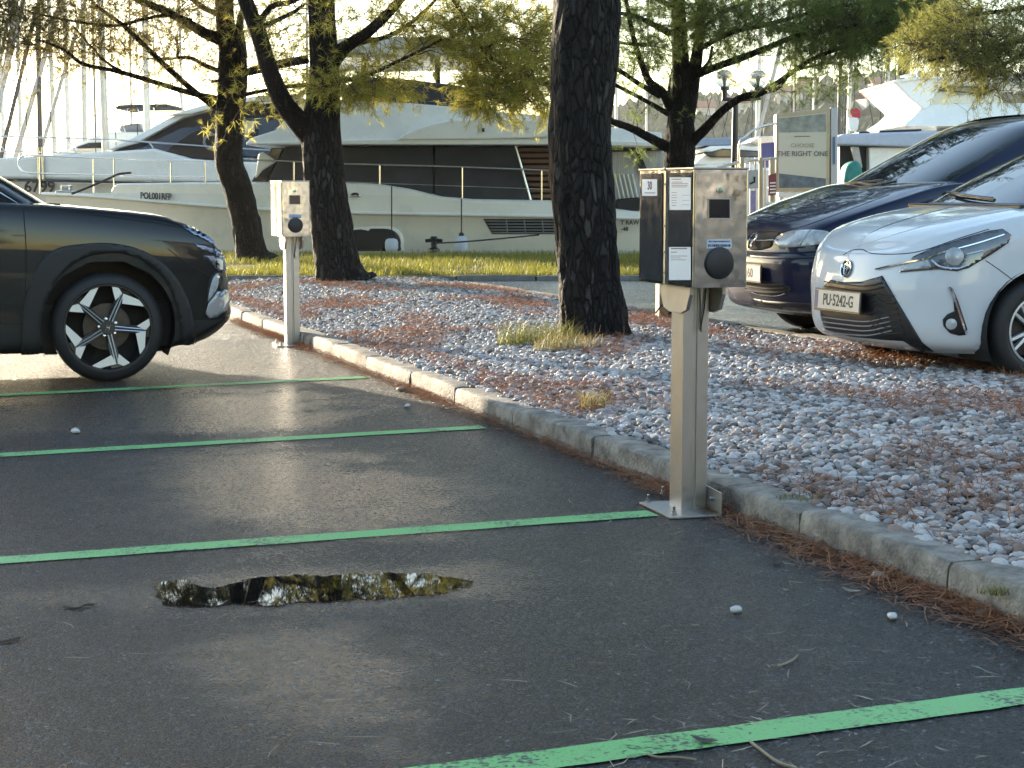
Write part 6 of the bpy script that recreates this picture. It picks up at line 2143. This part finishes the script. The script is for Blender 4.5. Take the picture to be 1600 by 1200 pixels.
# ---- sea air
hz, hn, _ = newmat('sea_haze')
hn.nodes.remove(hn.nodes['Principled BSDF'])
pv = hn.nodes.new('ShaderNodeVolumePrincipled')
pv.inputs['Color'].default_value = (.93, .94, .95, 1)
pv.inputs['Density'].default_value = .00013
pv.inputs['Anisotropy'].default_value = .6
hn.links.new(pv.outputs['Volume'], hn.nodes['Material Output'].inputs['Volume'])
hzo = MB().box((0, 330, 28), (1400, 760, 62)).build('haze', hz)
tag(hzo, 'thin bright sea haze over the harbour', 'haze', kind='stuff')
# ================================================================== needles, leaves, stray stones, tufts
M_RNEED = leafmat('dry_pine_needles', (0.20, 0.062, 0.026), (0.46, 0.21, 0.085), 0.25)
M_TWG2 = mat('dry_twig', (0.30, 0.24, 0.17), .8, var=.3)


def litter(name, P, lmin, lmax, w, m, zj=.006, tilt=.18):
    """P (n,3) base points: flat two-triangle needles lying about"""
    n = len(P)
    a = RNG.uniform(0, 2 * np.pi, n)
    l = RNG.uniform(lmin, lmax, n)
    d = np.stack([np.cos(a), np.sin(a), RNG.normal(0, tilt, n)], 1) * l[:, None] / 2
    s_ = np.stack([-np.sin(a), np.cos(a), RNG.normal(0, .3, n)], 1) * w / 2
    c = P + np.stack([np.zeros(n), np.zeros(n), np.abs(d[:, 2]) + RNG.uniform(.001, zj, n)], 1)
    bend = np.stack([-np.sin(a), np.cos(a), np.zeros(n)], 1) * (RNG.normal(0, .10, n) * l)[:, None]
    vs = np.stack([c - d - s_ * .6, c - d + s_ * .6, c + bend + s_, c + bend - s_, c + d], 1).reshape(-1, 3)
    k = np.arange(n)[:, None] * 5
    f = np.concatenate([k + np.array([[0, 1, 2]]), k + np.array([[0, 2, 3]]), k + np.array([[3, 2, 4]])], 0)
    return raw(name, vs, f, m)


pts = []
rnd = random.Random(12)
# drift along the foot of the kerb, thick near, thin far
while len(pts) < 11000:
    u = rnd.uniform(-3.4, 10.5)
    dens = (1.0 if u < -.25 else (.8 if -.1 < u < .6 else .38)) * (.35 + .9 * max(0, noise.noise(Vector((u * 1.1, 5, 0))) + .45))
    if u > 7.2:
        dens *= 1.4
    if rnd.random() > dens:
        continue
    wd = .085 if u < -.2 else .05
    v = .143 - abs(rnd.gauss(0, wd))
    if v < .14 - .34:
        continue
    h = max(0, .022 * (1 - (.143 - v) / (wd * 1.6))) * rnd.random()
    pts.append(tuple(uv(u, v, .002 + h)))
tag(litter('needle_drift', np.array(pts), .035, .10, .0032, M_RNEED, .010), 'red brown pine needles drifted along the foot of the kerb', 'pine needles', kind='stuff')
# needles among the gravel, in patches
pts = []
while len(pts) < 42000:
    u, v = rnd.uniform(-5.5, 14), rnd.uniform(.3, 3.3)
    q = uv(u, v)
    g = noise.noise(Vector((u * .55, v * 1.4, 9))) + .55 * noise.noise(Vector((u * 1.9, v * 3.2, 2)))
    g += .30 if v < .55 else 0
    g += .22 if v > 2.6 else 0
    if g < .25 + rnd.uniform(-.20, .12) or q.y > 20.8:
        continue
    pts.append((q.x, q.y, bed_z(u, v) + rnd.uniform(.008, .024)))
tag(litter('fallen_needles', np.array(pts), .03, .09, .0042, M_RNEED, .012, .3), 'patches of red brown pine needles lying among the gravel', 'pine needles', kind='stuff')
# single needles and twigs on the asphalt
pts = []
for _ in range(420):
    p = gnd(rnd.uniform(60, 1600), 640 + 560 * rnd.random() ** .7)
    q = p - O2
    if q.dot(V) < .1 and rnd.random() < (.95 if p.x > .1 else .18):
        pts.append((p.x, p.y, .003))
tag(litter('stray_needles', np.array(pts), .03, .10, .003, mat('bleached_needle', (.40, .33, .24), .7, var=.3), .004, .05), 'single bleached pine needles strewn over the asphalt', 'pine needles', kind='stuff')
tw = [((1172, 1158), (1190, 1172), (1215, 1190), (1245, 1200), .0035, 'long pale twig lying beside the nearest green line'), ((1010, 1178), (1030, 1183), (1060, 1183), (1088, 1187), .003, 'thin forked twig lying below the nearest green line'),
      ((1216, 1040), (1228, 1036), (1240, 1030), (1246, 1024), .003, 'short twig on the asphalt under the kerb'), ((100, 948), (120, 950), (135, 945), (148, 944), .004, 'dark twig on the asphalt left of the puddle'),
      ((0, 1004), (12, 1001), (22, 999), (30, 996), .004, 'dark twig at the left edge of the asphalt')]
for a in tw:
    P = [gnd(*q, .005) for q in a[:4]]
    tag(MB().tube([Vector(c) for c in cr([tuple(p) for p in P], 4)], a[4], 5).build('twig', M_TWG2 if a[0][0] > 300 else M_TWIG), a[5], 'twig', 'twigs on the asphalt')
# dead leaves
M_LEAF = mat('dry_leaf', (.26, .21, .15), .6, var=.4, vscale=40)
M_LEAFD = mat('dark_leaf', (.04, .035, .03), .5, var=.4, vscale=40)
for (px, py, s_, m, lb) in ((1213, 880, .03, M_LEAFD, 'dark curled leaf on the asphalt below the charging post'), (1100, 1160, .032, M_LEAFD, 'dark leaf lying on the nearest green line'), (955, 915, .014, M_LEAF, 'small pale leaf on the asphalt right of the puddle'),
                             (1228, 923, .016, M_LEAF, 'curled pale leaf on the asphalt near the gravel kerb'), (1085, 978, .015, M_LEAF, 'pale leaf scrap on the asphalt below the puddle line'), (1330, 925, .03, M_LEAF, 'brown leaf on the needle drift by the kerb')):
    p = gnd(px, py, .004)
    an = rnd.uniform(0, 6.28)
    dx, dy = Vector((math.cos(an), math.sin(an), 0)), Vector((-math.sin(an), math.cos(an), 0))
    rows = [(-1, .05, .2), (-.55, .38, .06), (0, .5, .0), (.5, .36, .10), (1, .03, .42)]
    L_, M_, R_ = [], [], []
    for t, w, z in rows:
        L_.append(p + dx * t * s_ + dy * w * s_ + Vector((0, 0, (z + .25 * w) * s_ + .001)))
        M_.append(p + dx * t * s_ + Vector((0, 0, z * s_ + .001)))
        R_.append(p + dx * t * s_ - dy * w * s_ + Vector((0, 0, (z + .25 * w) * s_ + .001)))
    mb = MB().add(L_ + M_ + R_, [(i, i + 1, 6 + i, 5 + i) for i in range(4)] + [(5 + i, 6 + i, 11 + i, 10 + i) for i in range(4)])
    tag(mb.build('dead_leaf', m, None, solid=.0006), lb, 'leaf', 'dead leaves on the asphalt')
# stones that rolled off the bed
for k, (px, py, r, lb) in enumerate(((1150, 957, .021, 'white pebble alone on the asphalt below the post'), (1394, 967, .020, 'white flat pebble on the asphalt near the needle drift'), (1373, 906, .030, 'large grey pebble resting on the needle drift'),
                                     (1533, 963, .022, 'small dull pebble half buried at the end of the needle drift'), (627, 611, .028, 'brown pebble at the kerb foot near the far post'), (637, 636, .022, 'pale pebble on the asphalt near the far kerb'), (118, 677, .03, 'white crumb of litter on the asphalt by the second line'))):
    p = gnd(px, py, 0)
    me = pebble_mesh('stray_pebble', 20 + k, r, r * .72, r * .52)
    me.materials.clear()
    me.materials.append(mat('stray_stone', (.62, .61, .58) if k in (0, 1, 5, 6) else (.26, .24, .21), .5, var=.15, vscale=40))
    o = link(bpy.data.objects.new('stray_pebble', me))
    o.location = (p.x, p.y, r * .45)
    o.rotation_euler = (.1, .05, rnd.uniform(0, 6))
    tag(o, lb, 'pebble', 'pebbles strayed from the bed')


# tufts of weeds in the gravel
def tuft(px, py, n, rad, hmin, hmax, m, lb, z=.17):
    p = gnd(px, py, z)
    a = RNG.uniform(0, 2 * np.pi, n)
    r = rad * np.sqrt(RNG.uniform(0, 1, n))
    P = np.stack([p.x + np.cos(a) * r, p.y + np.sin(a) * r * .6, np.full(n, p.z - .02)], 1)
    tag(blades('weed_tuft', P, hmin, hmax, .004, m, 1.2), lb, 'weed', 'weeds in the gravel')


M_WEED = leafmat('weed_blade', (0.10, 0.14, 0.03), (0.30, 0.27, 0.09), 0.4)
M_WEEDY = leafmat('dry_weed_blade', (0.25, 0.20, 0.07), (0.45, 0.38, 0.16), 0.4)
tuft(840, 535, 700, .30, .05, .22, M_WEED, 'long grass tuft at the foot of the thick pine', .18)
tuft(885, 545, 420, .24, .04, .15, M_WEEDY, 'dry grass around the roots of the thick pine', .18)
tuft(930, 630, 130, .09, .04, .11, M_WEEDY, 'small yellow weed in the middle of the gravel', .15)
tuft(1240, 606, 160, .12, .02, .08, M_WEED, 'low green weed in the gravel behind the charging post', .17)
tuft(1255, 775, 90, .10, .01, .04, M_WEED, 'tiny green weed at the gravel edge by the kerb', .12)
tuft(505, 500, 160, .16, .02, .07, M_WEED, 'sparse weed in the gravel by the far charging post', .12)
tuft(1553, 918, 60, .05, .01, .035, M_WEED, 'green moss tuft on the kerb at the right edge', .1)
tuft(575, 437, 160, .2, .03, .10, M_WEEDY, 'dry grass at the foot of the forked pine', .18)
